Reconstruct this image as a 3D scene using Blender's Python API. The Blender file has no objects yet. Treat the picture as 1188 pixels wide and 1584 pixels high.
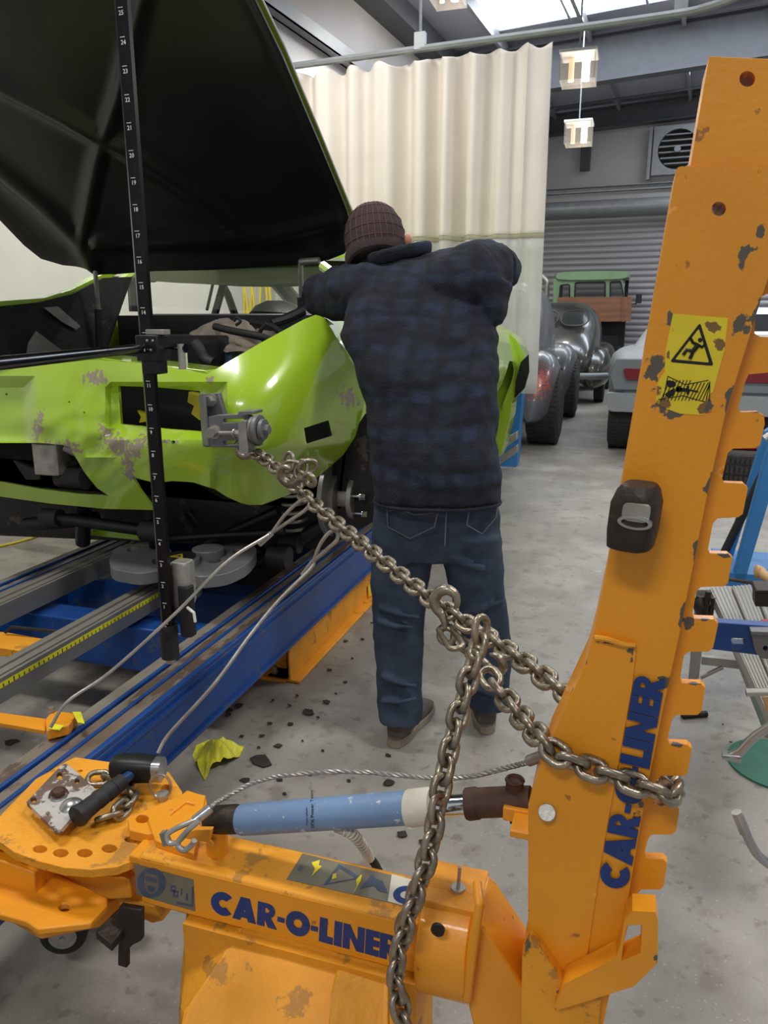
import bpy, bmesh, math, random
from mathutils import Vector as V, Matrix as M, noise
from mathutils.geometry import delaunay_2d_cdt
random.seed(7)
S = bpy.context.scene; COL = S.collection; PI = math.pi
def sr(*c):
    return tuple(((x/255)/12.92 if x/255 <= .04045 else ((x/255+.055)/1.055)**2.4) for x in c)
# ---------------- camera ----------------
F = 1190.0; H = 1.45; PT = math.radians(14.2); AZ = math.radians(17.7)
cd = bpy.data.cameras.new('camera'); cam = bpy.data.objects.new('camera', cd); COL.objects.link(cam)
cam.location = (0, 0, H); cam.rotation_euler = (PI/2-PT, 0, AZ)
cd.sensor_fit = 'VERTICAL'; cd.sensor_height = 36; cd.lens = 36*F/1584; cd.clip_start = .02
S.camera = cam
S.view_settings.view_transform = 'Standard'; S.view_settings.look = 'None'
S.view_settings.gamma = 1; S.view_settings.use_curve_mapping = False; S.view_settings.exposure = -0.22
# ---------------- light ----------------
w = bpy.data.worlds.new('world'); S.world = w; w.use_nodes = True
w.node_tree.nodes['Background'].inputs[0].default_value = (.86, .91, 1, 1)
w.node_tree.nodes['Background'].inputs[1].default_value = .52
BA = math.radians(4.5)
E1 = V((math.cos(BA), -math.sin(BA), 0)); E2 = V((math.sin(BA), math.cos(BA), 0))
def B(bx, by, z): return E1*bx + E2*by + V((0, 0, z))      # building frame
def area(name, loc, size, sy, power, col=(1, .975, .94), rot=(0, 0, 0)):
    l = bpy.data.lights.new(name, 'AREA'); l.shape = 'RECTANGLE'; l.size = size; l.size_y = sy; l.energy = power; l.color = col
    o = bpy.data.objects.new(name, l); COL.objects.link(o); o.location = loc; o.rotation_euler = rot; return o
for bx, by, p in [(-2.6, 1.4, 95), (1.6, 1.6, 105), (-3.4, 5.6, 95), (2.2, 6.0, 100), (3.5, 10.5, 70), (3.5, 15, 60), (-.5, -2.4, 110), (-4.2, 10.5, 55), (-4.0, 16, 40)]:
    area('overhead_fill_light', B(bx, by, 4.7), 1.3, .5, p)  # area fills added for interior brightness, no fixtures built around them
area('skylight_light', B(-1.5, 13.6, 6.05), 5, .9, 170, (.82, .9, 1))
area('skylight_light', B(1.5, 17.6, 6.1), 5, .9, 150, (.82, .9, 1))
# ---------------- point helpers ----------------
FW = V((-math.sin(AZ)*math.cos(PT), math.cos(AZ)*math.cos(PT), -math.sin(PT)))
RT = V((math.cos(AZ), math.sin(AZ), 0)); UP = RT.cross(FW); C0 = V((0, 0, H))
def ray(x, y): return FW*F + RT*(x-594) + UP*(792-y)
def aY(x, y, v): r = ray(x, y); return C0 + r*(v/r.y)
def aX(x, y, v): r = ray(x, y); return C0 + r*(v/r.x)
def aZ(x, y, v): r = ray(x, y); return C0 + r*((v-H)/r.z)
def aBY(x, y, v): r = ray(x, y); return C0 + r*(v/r.dot(E2))
def aBX(x, y, v): r = ray(x, y); return C0 + r*(v/r.dot(E1))
def aP(x, y, p0, n): r = ray(x, y); return C0 + r*((p0-C0).dot(n)/r.dot(n))
# ---------------- materials ----------------
def mat(name, col, rough=.5, metal=0, var=.12, vs=6, bump=0, bs=60, wear=None, chips=None, chipcol=(88, 80, 70), coat=0, spec=.5, emit=None, alpha=1, trans=0, stretch=None, col2=None, cs=18, ct=.66):
    m = bpy.data.materials.new(name); m.use_nodes = True; N = m.node_tree.nodes; L = m.node_tree.links
    b = N['Principled BSDF']; c = sr(*col)
    b.inputs['Roughness'].default_value = rough; b.inputs['Metallic'].default_value = metal
    b.inputs['Specular IOR Level'].default_value = spec; b.inputs['Coat Weight'].default_value = coat; b.inputs['Coat Roughness'].default_value = .05
    b.inputs['Alpha'].default_value = alpha; b.inputs['Transmission Weight'].default_value = trans
    tc = N.new('ShaderNodeTexCoord'); src = tc.outputs['Object']
    if stretch:
        mp = N.new('ShaderNodeMapping'); mp.inputs['Scale'].default_value = stretch; L.new(src, mp.inputs[0]); src = mp.outputs[0]
    nz = N.new('ShaderNodeTexNoise'); nz.inputs['Scale'].default_value = vs; nz.inputs['Detail'].default_value = 6; L.new(src, nz.inputs[0])
    mr = N.new('ShaderNodeMapRange'); mr.inputs[1].default_value = .3; mr.inputs[2].default_value = .7; L.new(nz.outputs[0], mr.inputs[0])
    mx = N.new('ShaderNodeMix'); mx.data_type = 'RGBA'
    c2 = sr(*col2) if col2 else tuple(min(1, x*(1+var)) for x in c)
    c1 = c if col2 else tuple(x*(1-var) for x in c)
    mx.inputs[6].default_value = (*c1, 1); mx.inputs[7].default_value = (*c2, 1); L.new(mr.outputs[0], mx.inputs[0])
    out = mx.outputs[2]
    def over(fac, colr):
        nonlocal out
        q = N.new('ShaderNodeMix'); q.data_type = 'RGBA'; L.new(fac, q.inputs[0]); L.new(out, q.inputs[6]); q.inputs[7].default_value = (*sr(*colr), 1); out = q.outputs[2]
    if chips:
        n2 = N.new('ShaderNodeTexNoise'); n2.inputs['Scale'].default_value = cs; n2.inputs['Detail'].default_value = 8; n2.inputs['Roughness'].default_value = .65; L.new(src, n2.inputs[0])
        r2 = N.new('ShaderNodeMapRange'); r2.inputs[1].default_value = ct; r2.inputs[2].default_value = ct+.03; r2.inputs[4].default_value = chips; L.new(n2.outputs[0], r2.inputs[0]); over(r2.outputs[0], chipcol)
    if wear:
        at = N.new('ShaderNodeAttribute'); at.attribute_name = 'wear'
        n3 = N.new('ShaderNodeTexNoise'); n3.inputs['Scale'].default_value = 55; n3.inputs['Detail'].default_value = 6; L.new(src, n3.inputs[0])
        ad = N.new('ShaderNodeMath'); ad.operation = 'ADD'; L.new(at.outputs['Fac'], ad.inputs[0]); L.new(n3.outputs[0], ad.inputs[1])
        r3 = N.new('ShaderNodeMapRange'); sc_ = N.new('ShaderNodeMath'); sc_.operation = 'MULTIPLY_ADD'; sc_.inputs[1].default_value = 1.7; sc_.inputs[2].default_value = -.85; L.new(n3.outputs[0], sc_.inputs[0]); L.new(sc_.outputs[0], ad.inputs[1]); r3.inputs[1].default_value = .55; r3.inputs[2].default_value = .62; L.new(ad.outputs[0], r3.inputs[0]); over(r3.outputs[0], wear)
    L.new(out, b.inputs['Base Color'])
    if bump:
        n4 = N.new('ShaderNodeTexNoise'); n4.inputs['Scale'].default_value = bs; n4.inputs['Detail'].default_value = 5; L.new(src, n4.inputs[0])
        bp = N.new('ShaderNodeBump'); bp.inputs['Strength'].default_value = bump; bp.inputs['Distance'].default_value = .01; L.new(n4.outputs[0], bp.inputs['Height']); L.new(bp.outputs[0], b.inputs['Normal'])
    if emit: b.inputs['Emission Color'].default_value = (*sr(*col), 1); b.inputs['Emission Strength'].default_value = emit
    return m
G = {}
G['orange'] = mat('orange paint', (236, 154, 28), .42, 0, .08, 5, .12, 90, wear=(92, 84, 72), chips=.8, chipcol=(140, 92, 36), cs=30, ct=.66, coat=.15)
G['orange_dirty'] = mat('scuffed orange paint', (232, 156, 34), .55, 0, .14, 6, .25, 70, chips=.6, chipcol=(138, 104, 54), cs=13, ct=.575, wear=(92, 84, 72))
G['blue_paint'] = mat('blue bench paint', (20, 68, 138), .4, 0, .2, 4, .05, 60, chips=.6, chipcol=(78, 84, 96), cs=11, ct=.6)
G['worn_steel'] = mat('worn rusty rail steel', (122, 104, 88), .55, .3, .4, 8, .2, 60, stretch=(1, .3, 1), col2=(148, 142, 132), chips=.75, chipcol=(84, 62, 48), cs=12, ct=.52)
G['lime'] = mat('lime green car paint', (164, 200, 46), .22, 0, .05, 2, 0, wear=(150, 138, 118), coat=1, chips=.0)
G['lime2'] = mat('lime green car paint plain', (164, 200, 46), .22, 0, .05, 2, 0, coat=1)
G['black'] = mat('black paint', (14, 14, 15), .45, 0, .3, 5, 0)
G['matte'] = mat('matte black panel', (30, 30, 32), .34, 0, .2, 3, .05, 120)
G['under'] = mat('dusty dark underbody', (34, 31, 29), .7, 0, .5, 6, .4, 40, chips=.6, chipcol=(86, 78, 70), cs=9, ct=.6)
G['hole'] = mat('cavity shade and plain black', (10, 10, 12), .8, 0, .3)  # near black carries the shade of openings and hollows; dark parts share it
G['chain'] = mat('chain steel', (150, 140, 124), .34, .85, .35, 20, .15, 90, chips=.6, chipcol=(200, 186, 150), cs=60, ct=.6)
G['steel'] = mat('bright steel', (180, 180, 180), .3, .9, .2, 20, .05)
G['zinc'] = mat('zinc plated steel', (175, 172, 164), .42, .7, .2, 25, .1)
G['chrome'] = mat('chrome rod', (220, 225, 230), .1, 1, .03)
G['alu'] = mat('aluminium extrusion', (160, 157, 150), .42, .6, .12, 10, .05, 60, stretch=(1, .2, 1))
G['greycast'] = mat('grey painted casting', (112, 113, 114), .45, .1, .1, 8, .1)
G['rust'] = mat('rusty brown steel', (84, 60, 48), .65, .3, .35, 14, .4, 60)
G['darksteel'] = mat('dark greasy steel', (58, 50, 44), .5, .5, .4, 14, .3, 60)
G['ramblue'] = mat('light blue cylinder paint', (114, 142, 178), .45, 0, .12, 8, .1, 60, chips=.85, chipcol=(206, 210, 208), cs=44, ct=.61)
G['white'] = mat('scuffed white ring', (214, 208, 192), .6, 0, .12, 20, .1, 80, chips=.6, chipcol=(120, 110, 96), cs=30, ct=.64)
G['rubber'] = mat('black rubber', (30, 30, 31), .6, 0, .2, 20, .15, 90)
G['tyre'] = mat('tyre rubber', (52, 49, 46), .8, 0, .2, 20, .3, 60)
G['navy'] = mat('navy lettering', (24, 56, 118), .5, 0, .1, 20, chips=.9, chipcol=(205, 130, 30), cs=30, ct=.7)
G['yellow'] = mat('yellow warning sticker', (232, 208, 40), .4, 0, .06, 12, wear=(130, 96, 50))
G['ink'] = mat('black ink', (14, 13, 12), .5)
G['plate'] = mat('worn grey label', (128, 122, 104), .4, .3, .2, 14)
G['plateblue'] = mat('faded blue label print', (78, 88, 108), .5, .1, .2, 20)
G['curtain'] = mat('cream vinyl curtain', (224, 214, 204), .55, 0, .04, 3, .08, 20)
G['wallwhite'] = mat('white wall sheeting', (226, 224, 214), .6, 0, .04, 2)
G['wall'] = mat('grey wall insulation facing', (176, 173, 172), .45, .1, .06, 1.5, .15, 8)
G['roof'] = mat('roof insulation facing', (168, 170, 182), .5, .05, .08, 1.5, .5, 5)
G['beam'] = mat('dark grey steel beam', (72, 74, 79), .5, .1, .1)
G['girt'] = mat('galvanised girt', (150, 153, 156), .45, .3, .1)
G['door'] = mat('roller door sheet', (150, 148, 150), .42, .2, .04, 2)
G['skin'] = mat('skin', (196, 138, 112), .55, 0, .08, 20)
G['jeans'] = mat('dark blue denim', (36, 48, 66), .85, 0, .3, 9, .4, 240, col2=(58, 72, 92))
G['jeansdk'] = mat('denim stitching', (96, 100, 104), .85, 0, .1)
G['cap'] = mat('dark brown quilted cap cloth', (62, 48, 48), .9, 0, .2, 20, .3, 100)
G['capline'] = mat('cap quilting thread', (112, 84, 76), .9)
G['shoe'] = mat('grey suede shoe', (96, 88, 80), .9, 0, .2, 20, .3)
G['sole'] = mat('tan grey shoe sole', (146, 134, 118), .85, 0, .15, 20, .2)
G['clothgrey'] = mat('grey rag', (150, 138, 124), .95, 0, .2, 20, .4, 70)
G['bag'] = mat('yellow plastic bag', (226, 222, 60), .35, 0, .12, 12, .1)
G['wood'] = mat('brown timber panel', (126, 84, 58), .6, 0, .2, 6, .1, 60, stretch=(.3, 3, 3))
G['handlewood'] = mat('pale wood', (196, 158, 112), .6, 0, .1, 12)
G['carblack'] = mat('glossy patched black car paint', (26, 26, 27), .3, 0, .3, 3, 0, coat=.5, col2=(58, 55, 50))
G['cargrey'] = mat('bare grey car metal', (86, 91, 94), .35, .1, .3, 3, 0, coat=.3, wear=(196, 86, 72))
G['primer'] = mat('light grey primer', (146, 151, 154), .5, 0, .05, 2)
G['trim'] = mat('darker grey car panel', (120, 125, 128), .5, 0, .05)
G['redlamp'] = mat('red tail lamp lens', (120, 22, 34), .2, 0, .2, 30, coat=.6)
G['truckgreen'] = mat('pale green truck paint', (118, 150, 112), .45, 0, .08, 3)
G['glass'] = mat('vehicle glass', (60, 66, 66), .08, 0, .05, alpha=.35, coat=.5)
G['blueleg'] = mat('mid blue machine paint', (48, 116, 176), .45, 0, .1, 5, .05, chips=.4, chipcol=(110, 120, 130), cs=14, ct=.66)
G['green_mat'] = mat('green mat', (58, 108, 92), .8, 0, .1)
G['tape'] = mat('yellow tape', (232, 226, 50), .5)
G['lamp'] = mat('lit lamp tube', (255, 246, 226), .4, emit=8)
G['lampwarm'] = mat('lit warm lamp tube', (255, 190, 150), .4, emit=2)
G['lampbox'] = mat('frosted lamp housing', (150, 146, 140), .3, 0, .03, alpha=.3)
G['sky'] = mat('daylit skylight panel', (236, 244, 255), .5, emit=5)
G['flake'] = mat('dark undercoat flakes', (50, 44, 38), .8, 0, .3, 20, .3)
G['pink'] = mat('red plastic', (206, 44, 62), .4)
G['pvc'] = mat('tan hose jacket', (184, 176, 160), .6, 0, .1)
G['label_white'] = mat('white print', (228, 228, 224), .5)
G['yel_hose'] = mat('yellow hose', (222, 200, 40), .5)
# clear hazy plastic
m = mat('hazy clear plastic', (214, 212, 202), .35, 0, .08, 4, .2, 6); G['plastic'] = m
N = m.node_tree.nodes; L = m.node_tree.links; tr = N.new('ShaderNodeBsdfTransparent'); tl = N.new('ShaderNodeBsdfTranslucent'); tl.inputs[0].default_value = (.8, .8, .75, 1)
mxa = N.new('ShaderNodeMixShader'); mxa.inputs[0].default_value = .5; mxb = N.new('ShaderNodeMixShader'); mxb.inputs[0].default_value = .3
L.new(N['Principled BSDF'].outputs[0], mxa.inputs[1]); L.new(tl.outputs[0], mxa.inputs[2]); L.new(mxa.outputs[0], mxb.inputs[1]); L.new(tr.outputs[0], mxb.inputs[2]); L.new(mxb.outputs[0], N['Material Output'].inputs[0])
# plaid jacket
m = mat('navy plaid flannel', (29, 35, 47), .95, 0, .25, 14, .35, 160); G['plaid'] = m
N = m.node_tree.nodes; L = m.node_tree.links; b = N['Principled BSDF']; old = b.inputs['Base Color'].links[0].from_socket
tc = N.new('ShaderNodeTexCoord'); nzz = N.new('ShaderNodeTexNoise'); nzz.inputs['Scale'].default_value = 5
va = N.new('ShaderNodeVectorMath'); va.operation = 'SCALE'; va.inputs['Scale'].default_value = .09; L.new(tc.outputs['Object'], nzz.inputs[0]); L.new(nzz.outputs['Color'], va.inputs[0])
vb = N.new('ShaderNodeVectorMath'); vb.operation = 'ADD'; L.new(tc.outputs['Object'], vb.inputs[0]); L.new(va.outputs[0], vb.inputs[1])
cur = old
for ax, sc, colr in (('Z', 2.6, (43, 56, 82)), ('X', 2.3, (36, 45, 64)), ('Z', 4.9, (18, 18, 23)), ('X', 4.1, (24, 26, 32))):
    wv = N.new('ShaderNodeTexWave'); wv.bands_direction = ax; wv.inputs['Scale'].default_value = sc*PI/10*1.0*3.2; wv.inputs['Distortion'].default_value = 1.4; wv.inputs['Detail Scale'].default_value = 2
    L.new(vb.outputs[0], wv.inputs[0]); r = N.new('ShaderNodeMapRange'); r.inputs[1].default_value = .45; r.inputs[2].default_value = .95; r.inputs[4].default_value = .6; L.new(wv.outputs['Fac'], r.inputs[0])
    q = N.new('ShaderNodeMix'); q.data_type = 'RGBA'; L.new(r.outputs[0], q.inputs[0]); L.new(cur, q.inputs[6]); q.inputs[7].default_value = (*sr(*colr), 1); cur = q.outputs[2]
L.new(cur, b.inputs['Base Color'])
# concrete floor
m = mat('sealed concrete', (150, 145, 136), .42, 0, .12, 1.6, .06, 30, chips=.55, chipcol=(196, 194, 188), cs=7, ct=.665); G['floor'] = m
N = m.node_tree.nodes; L = m.node_tree.links; b = N['Principled BSDF']; cur = b.inputs['Base Color'].links[0].from_socket
for sc, lo, hi, am, colr in ((.9, .45, .65, .6, (112, 106, 98)), (3.2, .5, .66, .5, (172, 167, 158)), (9, .55, .66, .5, (108, 101, 92)), (22, .6, .68, .5, (96, 89, 80)), (90, .62, .68, .5, (180, 176, 168))):
    n = N.new('ShaderNodeTexNoise'); n.inputs['Scale'].default_value = sc; n.inputs['Detail'].default_value = 8; tcc = N.new('ShaderNodeTexCoord'); L.new(tcc.outputs['Object'], n.inputs[0])
    r = N.new('ShaderNodeMapRange'); r.inputs[1].default_value = lo; r.inputs[2].default_value = hi; r.inputs[4].default_value = am; L.new(n.outputs[0], r.inputs[0])
    q = N.new('ShaderNodeMix'); q.data_type = 'RGBA'; L.new(r.outputs[0], q.inputs[0]); L.new(cur, q.inputs[6]); q.inputs[7].default_value = (*sr(*colr), 1); cur = q.outputs[2]
L.new(cur, b.inputs['Base Color'])
# ---------------- object helpers ----------------
ORG = {}
def tag(o, label=None, cat=None, group=None, kind=None):
    if label: o['label'] = label
    if cat: o['category'] = cat
    if group: o['group'] = group
    if kind: o['kind'] = kind
    return o
def thing(name, loc, label, cat, group=None):
    o = bpy.data.objects.new(name, None); COL.objects.link(o); o.location = loc; o.empty_display_size = .1
    ORG[o] = V(loc); return tag(o, label, cat, group)
def ob(name, bm, m, parent=None, smooth=True, bev=0, label=None, mods=None, org=None):
    me = bpy.data.meshes.new(name); p0 = ORG[parent] if parent else (V(org) if org else V((0, 0, 0)))
    bmesh.ops.transform(bm, matrix=M.Translation(-p0), verts=bm.verts)
    bm.to_mesh(me); bm.free()
    for k in (m if isinstance(m, (list, tuple)) else [m]): me.materials.append(G[k] if isinstance(k, str) else k)
    o = bpy.data.objects.new(name, me); COL.objects.link(o); ORG[o] = p0
    if parent: o.parent = parent
    else: o.location = p0
    if smooth:
        for p in me.polygons: p.use_smooth = True
        try: me.set_sharp_from_angle(angle=math.radians(38))
        except Exception: pass
    if bev:
        b = o.modifiers.new('bevel', 'BEVEL'); b.width = bev; b.segments = 2; b.limit_method = 'ANGLE'; b.angle_limit = math.radians(35)
    if label: o['label'] = label
    return o
def struct(name, bm, m, **k): return tag(ob(name, bm, m, **k), kind='structure')
def nb(): return bmesh.new()
def box(bm, c, s, rot=None, mi=0):
    r = bmesh.ops.create_cube(bm, size=1); mt = M.Translation(V(c)) @ (rot.to_4x4() if rot else M.Identity(4)) @ M.Diagonal((*s, 1))
    bmesh.ops.transform(bm, matrix=mt, verts=r['verts'])
    if mi:
        for f in set(f for v in r['verts'] for f in v.link_faces): f.material_index = mi
    return bm
def boxb(bm, a, b, mi=0):
    a = V(a); b = V(b); return box(bm, (a+b)/2, [abs(x) for x in (b-a)], mi=mi)
def frame(t):
    t = t.normalized(); u = V((0, 0, 1)) if abs(t.z) < .9 else V((1, 0, 0)); x = u.cross(t).normalized(); return x, t.cross(x)
def tube(bm, pts, r, n=10, cap=True, mi=0, closed=False, squash=1):
    pts = [V(p) for p in pts]; k = len(pts); rs = r if isinstance(r, (list, tuple)) else [r]*k; rings = []; x = None
    for i, p in enumerate(pts):
        if closed: t = pts[(i+1) % k]-pts[i-1]
        else: t = pts[min(i+1, k-1)]-pts[max(i-1, 0)]
        t.normalize()
        if x is None: x, y = frame(t)
        else:
            x = (x - t*x.dot(t)).normalized()
        y = t.cross(x)
        rings.append([bm.verts.new(p + x*(math.cos(2*PI*j/n)*rs[i]) + y*(math.sin(2*PI*j/n)*rs[i]*squash)) for j in range(n)])
    for i in range(k if closed else k-1):
        a = rings[i]; b = rings[(i+1) % k]
        for j in range(n): bm.faces.new((a[j], a[(j+1) % n], b[(j+1) % n], b[j])).material_index = mi
    if cap and not closed:
        bm.faces.new(rings[0][::-1]).material_index = mi; bm.faces.new(rings[-1]).material_index = mi
    return bm
def cyl(bm, a, b, r, r2=None, n=24, mi=0): return tube(bm, [a, b], [r, r if r2 is None else r2], n, mi=mi)
def smooth_path(pts, k=6):
    P = [V(p) for p in pts]; P = [P[0]*2-P[1]] + P + [P[-1]*2-P[-2]]; out = []
    for i in range(1, len(P)-2):
        for j in range(k):
            t = j/k; a, b, c, d = P[i-1:i+3]
            out.append(.5*((2*b)+(c-a)*t+(2*a-5*b+4*c-d)*t*t+(3*b-a-3*c+d)*t**3))
    out.append(P[-2]); return out
def loft(bm, rings, cap=True, n=None):
    R = [[bm.verts.new(V(p)) for p in r] for r in rings]
    for a, b in zip(R, R[1:]):
        for j in range(len(a)): bm.faces.new((a[j], a[(j+1) % len(a)], b[(j+1) % len(b)], b[j]))
    if cap: bm.faces.new(R[0][::-1]); bm.faces.new(R[-1])
    return bm
def ell(c, u, v, n=24, p=2.0):
    c = V(c); u = V(u); v = V(v); out = []
    for j in range(n):
        a = 2*PI*j/n; ca, sa = math.cos(a), math.sin(a)
        out.append(c + u*(math.copysign(abs(ca)**(2/p), ca)) + v*(math.copysign(abs(sa)**(2/p), sa)))
    return out
def inpoly(x, y, P):
    c = False; j = len(P)-1
    for i in range(len(P)):
        if (P[i][1] > y) != (P[j][1] > y) and x < (P[j][0]-P[i][0])*(y-P[i][1])/(P[j][1]-P[i][1])+P[i][0]: c = not c
        j = i
    return c
def circ(cx, cy, r, n=20, ry=None): return [(cx+math.cos(2*PI*i/n)*r, cy+math.sin(2*PI*i/n)*(ry or r)) for i in range(n)]
def slab(bm, outer, holes, fn, vec, sp=0, wear=None, mi=0, mi_back=None):
    """flat outline with holes given in 2D, mapped to 3D by fn, thickened by vec (vector or function)"""
    vs = []; es = []
    def ring(P):
        s = len(vs)
        for i, p in enumerate(P):
            q = P[(i+1) % len(P)]; k = 1
            if sp: k = max(1, int(math.hypot(q[0]-p[0], q[1]-p[1])/sp))
            for j in range(k): vs.append(V((p[0]+(q[0]-p[0])*j/k, p[1]+(q[1]-p[1])*j/k)))
        for i in range(s, len(vs)): es.append((i, i+1 if i+1 < len(vs) else s))
    ring(outer)
    for h in holes: ring(h)
    if sp:
        xs = [p[0] for p in outer]; ys = [p[1] for p in outer]; x = min(xs)+sp*.5
        while x < max(xs):
            y = min(ys)+sp*.5
            while y < max(ys):
                if inpoly(x, y, outer) and not any(inpoly(x, y, h) for h in holes): vs.append(V((x, y)))
                y += sp
            x += sp
    r = delaunay_2d_cdt(vs, es, [], 1, 1e-4); vv = r[0]; ff = []
    for f in r[2]:
        cx = sum(vv[i][0] for i in f)/len(f); cy = sum(vv[i][1] for i in f)/len(f)
        if inpoly(cx, cy, outer) and not any(inpoly(cx, cy, h) for h in holes): ff.append(tuple(f))
    fv = [V(fn(p[0], p[1])) for p in vv]; gv = vec if callable(vec) else (lambda p: V(vec))
    A = [bm.verts.new(p) for p in fv]; Bk = [bm.verts.new(p+gv(p)) for p in fv]
    if wear is not None:
        ly = bm.verts.layers.float.get('wear') or bm.verts.layers.float.new('wear')
        # new layer may invalidate refs
        bm.verts.ensure_lookup_table(); n0 = len(bm.verts)-2*len(fv)
        A = [bm.verts[n0+i] for i in range(len(fv))]; Bk = [bm.verts[n0+len(fv)+i] for i in range(len(fv))]
        for i, p in enumerate(vv):
            wv = 0
            for (wx, wy, rx, ry, an) in wear:
                ca, sa = math.cos(math.radians(an)), math.sin(math.radians(an)); dx = p[0]-wx; dy = p[1]-wy
                d = math.hypot((dx*ca+dy*sa)/rx, (-dx*sa+dy*ca)/ry)/1.25; wv = max(wv, .95-d*.6)
            A[i][ly] = max(0, wv)
    cnt = {}
    for f in ff:
        for i in range(len(f)):
            a, b = f[i], f[(i+1) % len(f)]; cnt[(a, b)] = cnt.get((a, b), 0)+1
    for f in ff:
        g = bm.faces.new([A[i] for i in f]); g.material_index = mi
        g = bm.faces.new([Bk[i] for i in reversed(f)]); g.material_index = mi if mi_back is None else mi_back
    for (a, b) in cnt:
        if (b, a) not in cnt: bm.faces.new((A[b], A[a], Bk[a], Bk[b])).material_index = mi
    bm.verts.index_update(); loose = [v for v in bm.verts if not v.link_faces]
    if loose: bmesh.ops.delete(bm, geom=loose, context='VERTS')
    bmesh.ops.recalc_face_normals(bm, faces=bm.faces)
    return bm
def pY(v): return lambda x, y: aY(x, y, v)
def pX(v): return lambda x, y: aX(x, y, v)
def pZ(v): return lambda x, y: aZ(x, y, v)
def rounded(P, r, k=4, only=None):
    out = []
    for i, p in enumerate(P):
        a = V(P[i-1]); b = V(p); c = V(P[(i+1) % len(P)])
        if only is not None and i not in only: out.append(tuple(b)); continue
        u = (a-b); v = (c-b); rr = min(r, u.length*.45, v.length*.45); s = b+u.normalized()*rr; e = b+v.normalized()*rr
        for j in range(k+1):
            t = j/k; q = s*(1-t)**2+b*2*t*(1-t)+e*t*t; out.append((q.x, q.y))
    return out
def hexbolt(bm, c, d, r, h, mi=0):
    d = V(d).normalized(); cyl(bm, V(c), V(c)+d*h*.25, r*1.25, n=20, mi=mi); cyl(bm, V(c)+d*h*.2, V(c)+d*h, r, n=6, mi=mi)
# glyphs (heavy geometric capitals)
def band(cx, cy, ro, ri, a0, a1, n=16, sx=1):
    o = []; i_ = []
    for k in range(n+1):
        a = math.radians(a0+(a1-a0)*k/n); o.append((cx+sx*ro*math.cos(a), cy+ro*math.sin(a))); i_.append((cx+sx*ri*math.cos(a), cy+ri*math.sin(a)))
    return [[o[k], o[k+1], i_[k+1], i_[k]] for k in range(n)]
GL = {'C': (.86, band(.48, .5, .5, .17, 44, 316)), 'O': (1.0, band(.5, .5, .5, .18, 0, 360, 24)),
      'A': (.98, [[(0, 0), (.33, 0), (.66, 1), (.3, 1)], [(.98, 0), (.65, 0), (.32, 1), (.68, 1)], [(.2, .14), (.78, .14), (.7, .38), (.28, .38)]]),
      'R': (.8, [[(0, 0), (.32, 0), (.32, 1), (0, 1)], [(.2, 1), (.45, 1), (.45, .8), (.2, .8)], [(.2, .6), (.45, .6), (.45, .4), (.2, .4)], [(.26, .45), (.52, .5), (.84, 0), (.46, 0)]] + band(.43, .7, .3, .07, -90, 90, 10)),
      'L': (.58, [[(0, 0), (.33, 0), (.33, 1), (0, 1)], [(.2, 0), (.58, 0), (.58, .28), (.2, .28)]]), 'I': (.33, [[(0, 0), (.33, 0), (.33, 1), (0, 1)]]),
      'N': (.9, [[(0, 0), (.3, 0), (.3, 1), (0, 1)], [(.6, 0), (.9, 0), (.9, 1), (.6, 1)], [(.02, 1), (.28, 1), (.84, 0), (.58, 0)]]),
      'E': (.56, [[(0, 0), (.33, 0), (.33, 1), (0, 1)]] + [[(.2, y), (.58, y), (.58, y+.25), (.2, y+.25)] for y in (0, .375, .75)]), '-': (.32, [[(0, .36), (.3, .36), (.3, .56), (0, .56)]])}
def lettering(bm, text, fn, vec, gap=.035):
    tot = sum(GL[c][0]+gap for c in text)-gap; x = 0
    for c in text:
        for gi, P in enumerate(GL[c][1]):
            A = [bm.verts.new(V(fn((x+p[0])/tot, p[1]))-V(vec)*(.06*gi)) for p in P]; Q = [bm.verts.new(v.co+V(vec)) for v in A]
            bm.faces.new(Q); bm.faces.new(A[::-1])
            for j in range(len(A)): bm.faces.new((A[j], A[(j+1) % len(A)], Q[(j+1) % len(A)], Q[j]))
        x += GL[c][0]+gap
    bmesh.ops.recalc_face_normals(bm, faces=bm.faces); return bm
def quadmap(q, fn):  # q: start-bottom, end-bottom, end-top, start-top in outline coordinates
    def g(u, v):
        a = V(q[0]).lerp(V(q[1]), u); b = V(q[3]).lerp(V(q[2]), u); p = a.lerp(b, v); return fn(p.x, p.y)
    return g
def text_bm(bm, s, loc, xd, yd, size, th=.0004, mi=0):
    cu = bpy.data.curves.new('t', 'FONT'); cu.body = s; cu.size = size; cu.resolution_u = 2; cu.offset = size*.02
    o = bpy.data.objects.new('t', cu); me = bpy.data.meshes.new_from_object(o)
    xd = V(xd).normalized(); yd = V(yd).normalized(); zd = xd.cross(yd)
    mt = M((( xd.x, yd.x, zd.x, loc[0]), (xd.y, yd.y, zd.y, loc[1]), (xd.z, yd.z, zd.z, loc[2]), (0, 0, 0, 1)))
    me.transform(mt); k = len(bm.faces); bm.from_mesh(me); bm.faces.ensure_lookup_table()
    for f in bm.faces[k:]: f.material_index = mi
    bpy.data.objects.remove(o); bpy.data.curves.remove(cu); bpy.data.meshes.remove(me)
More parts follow.
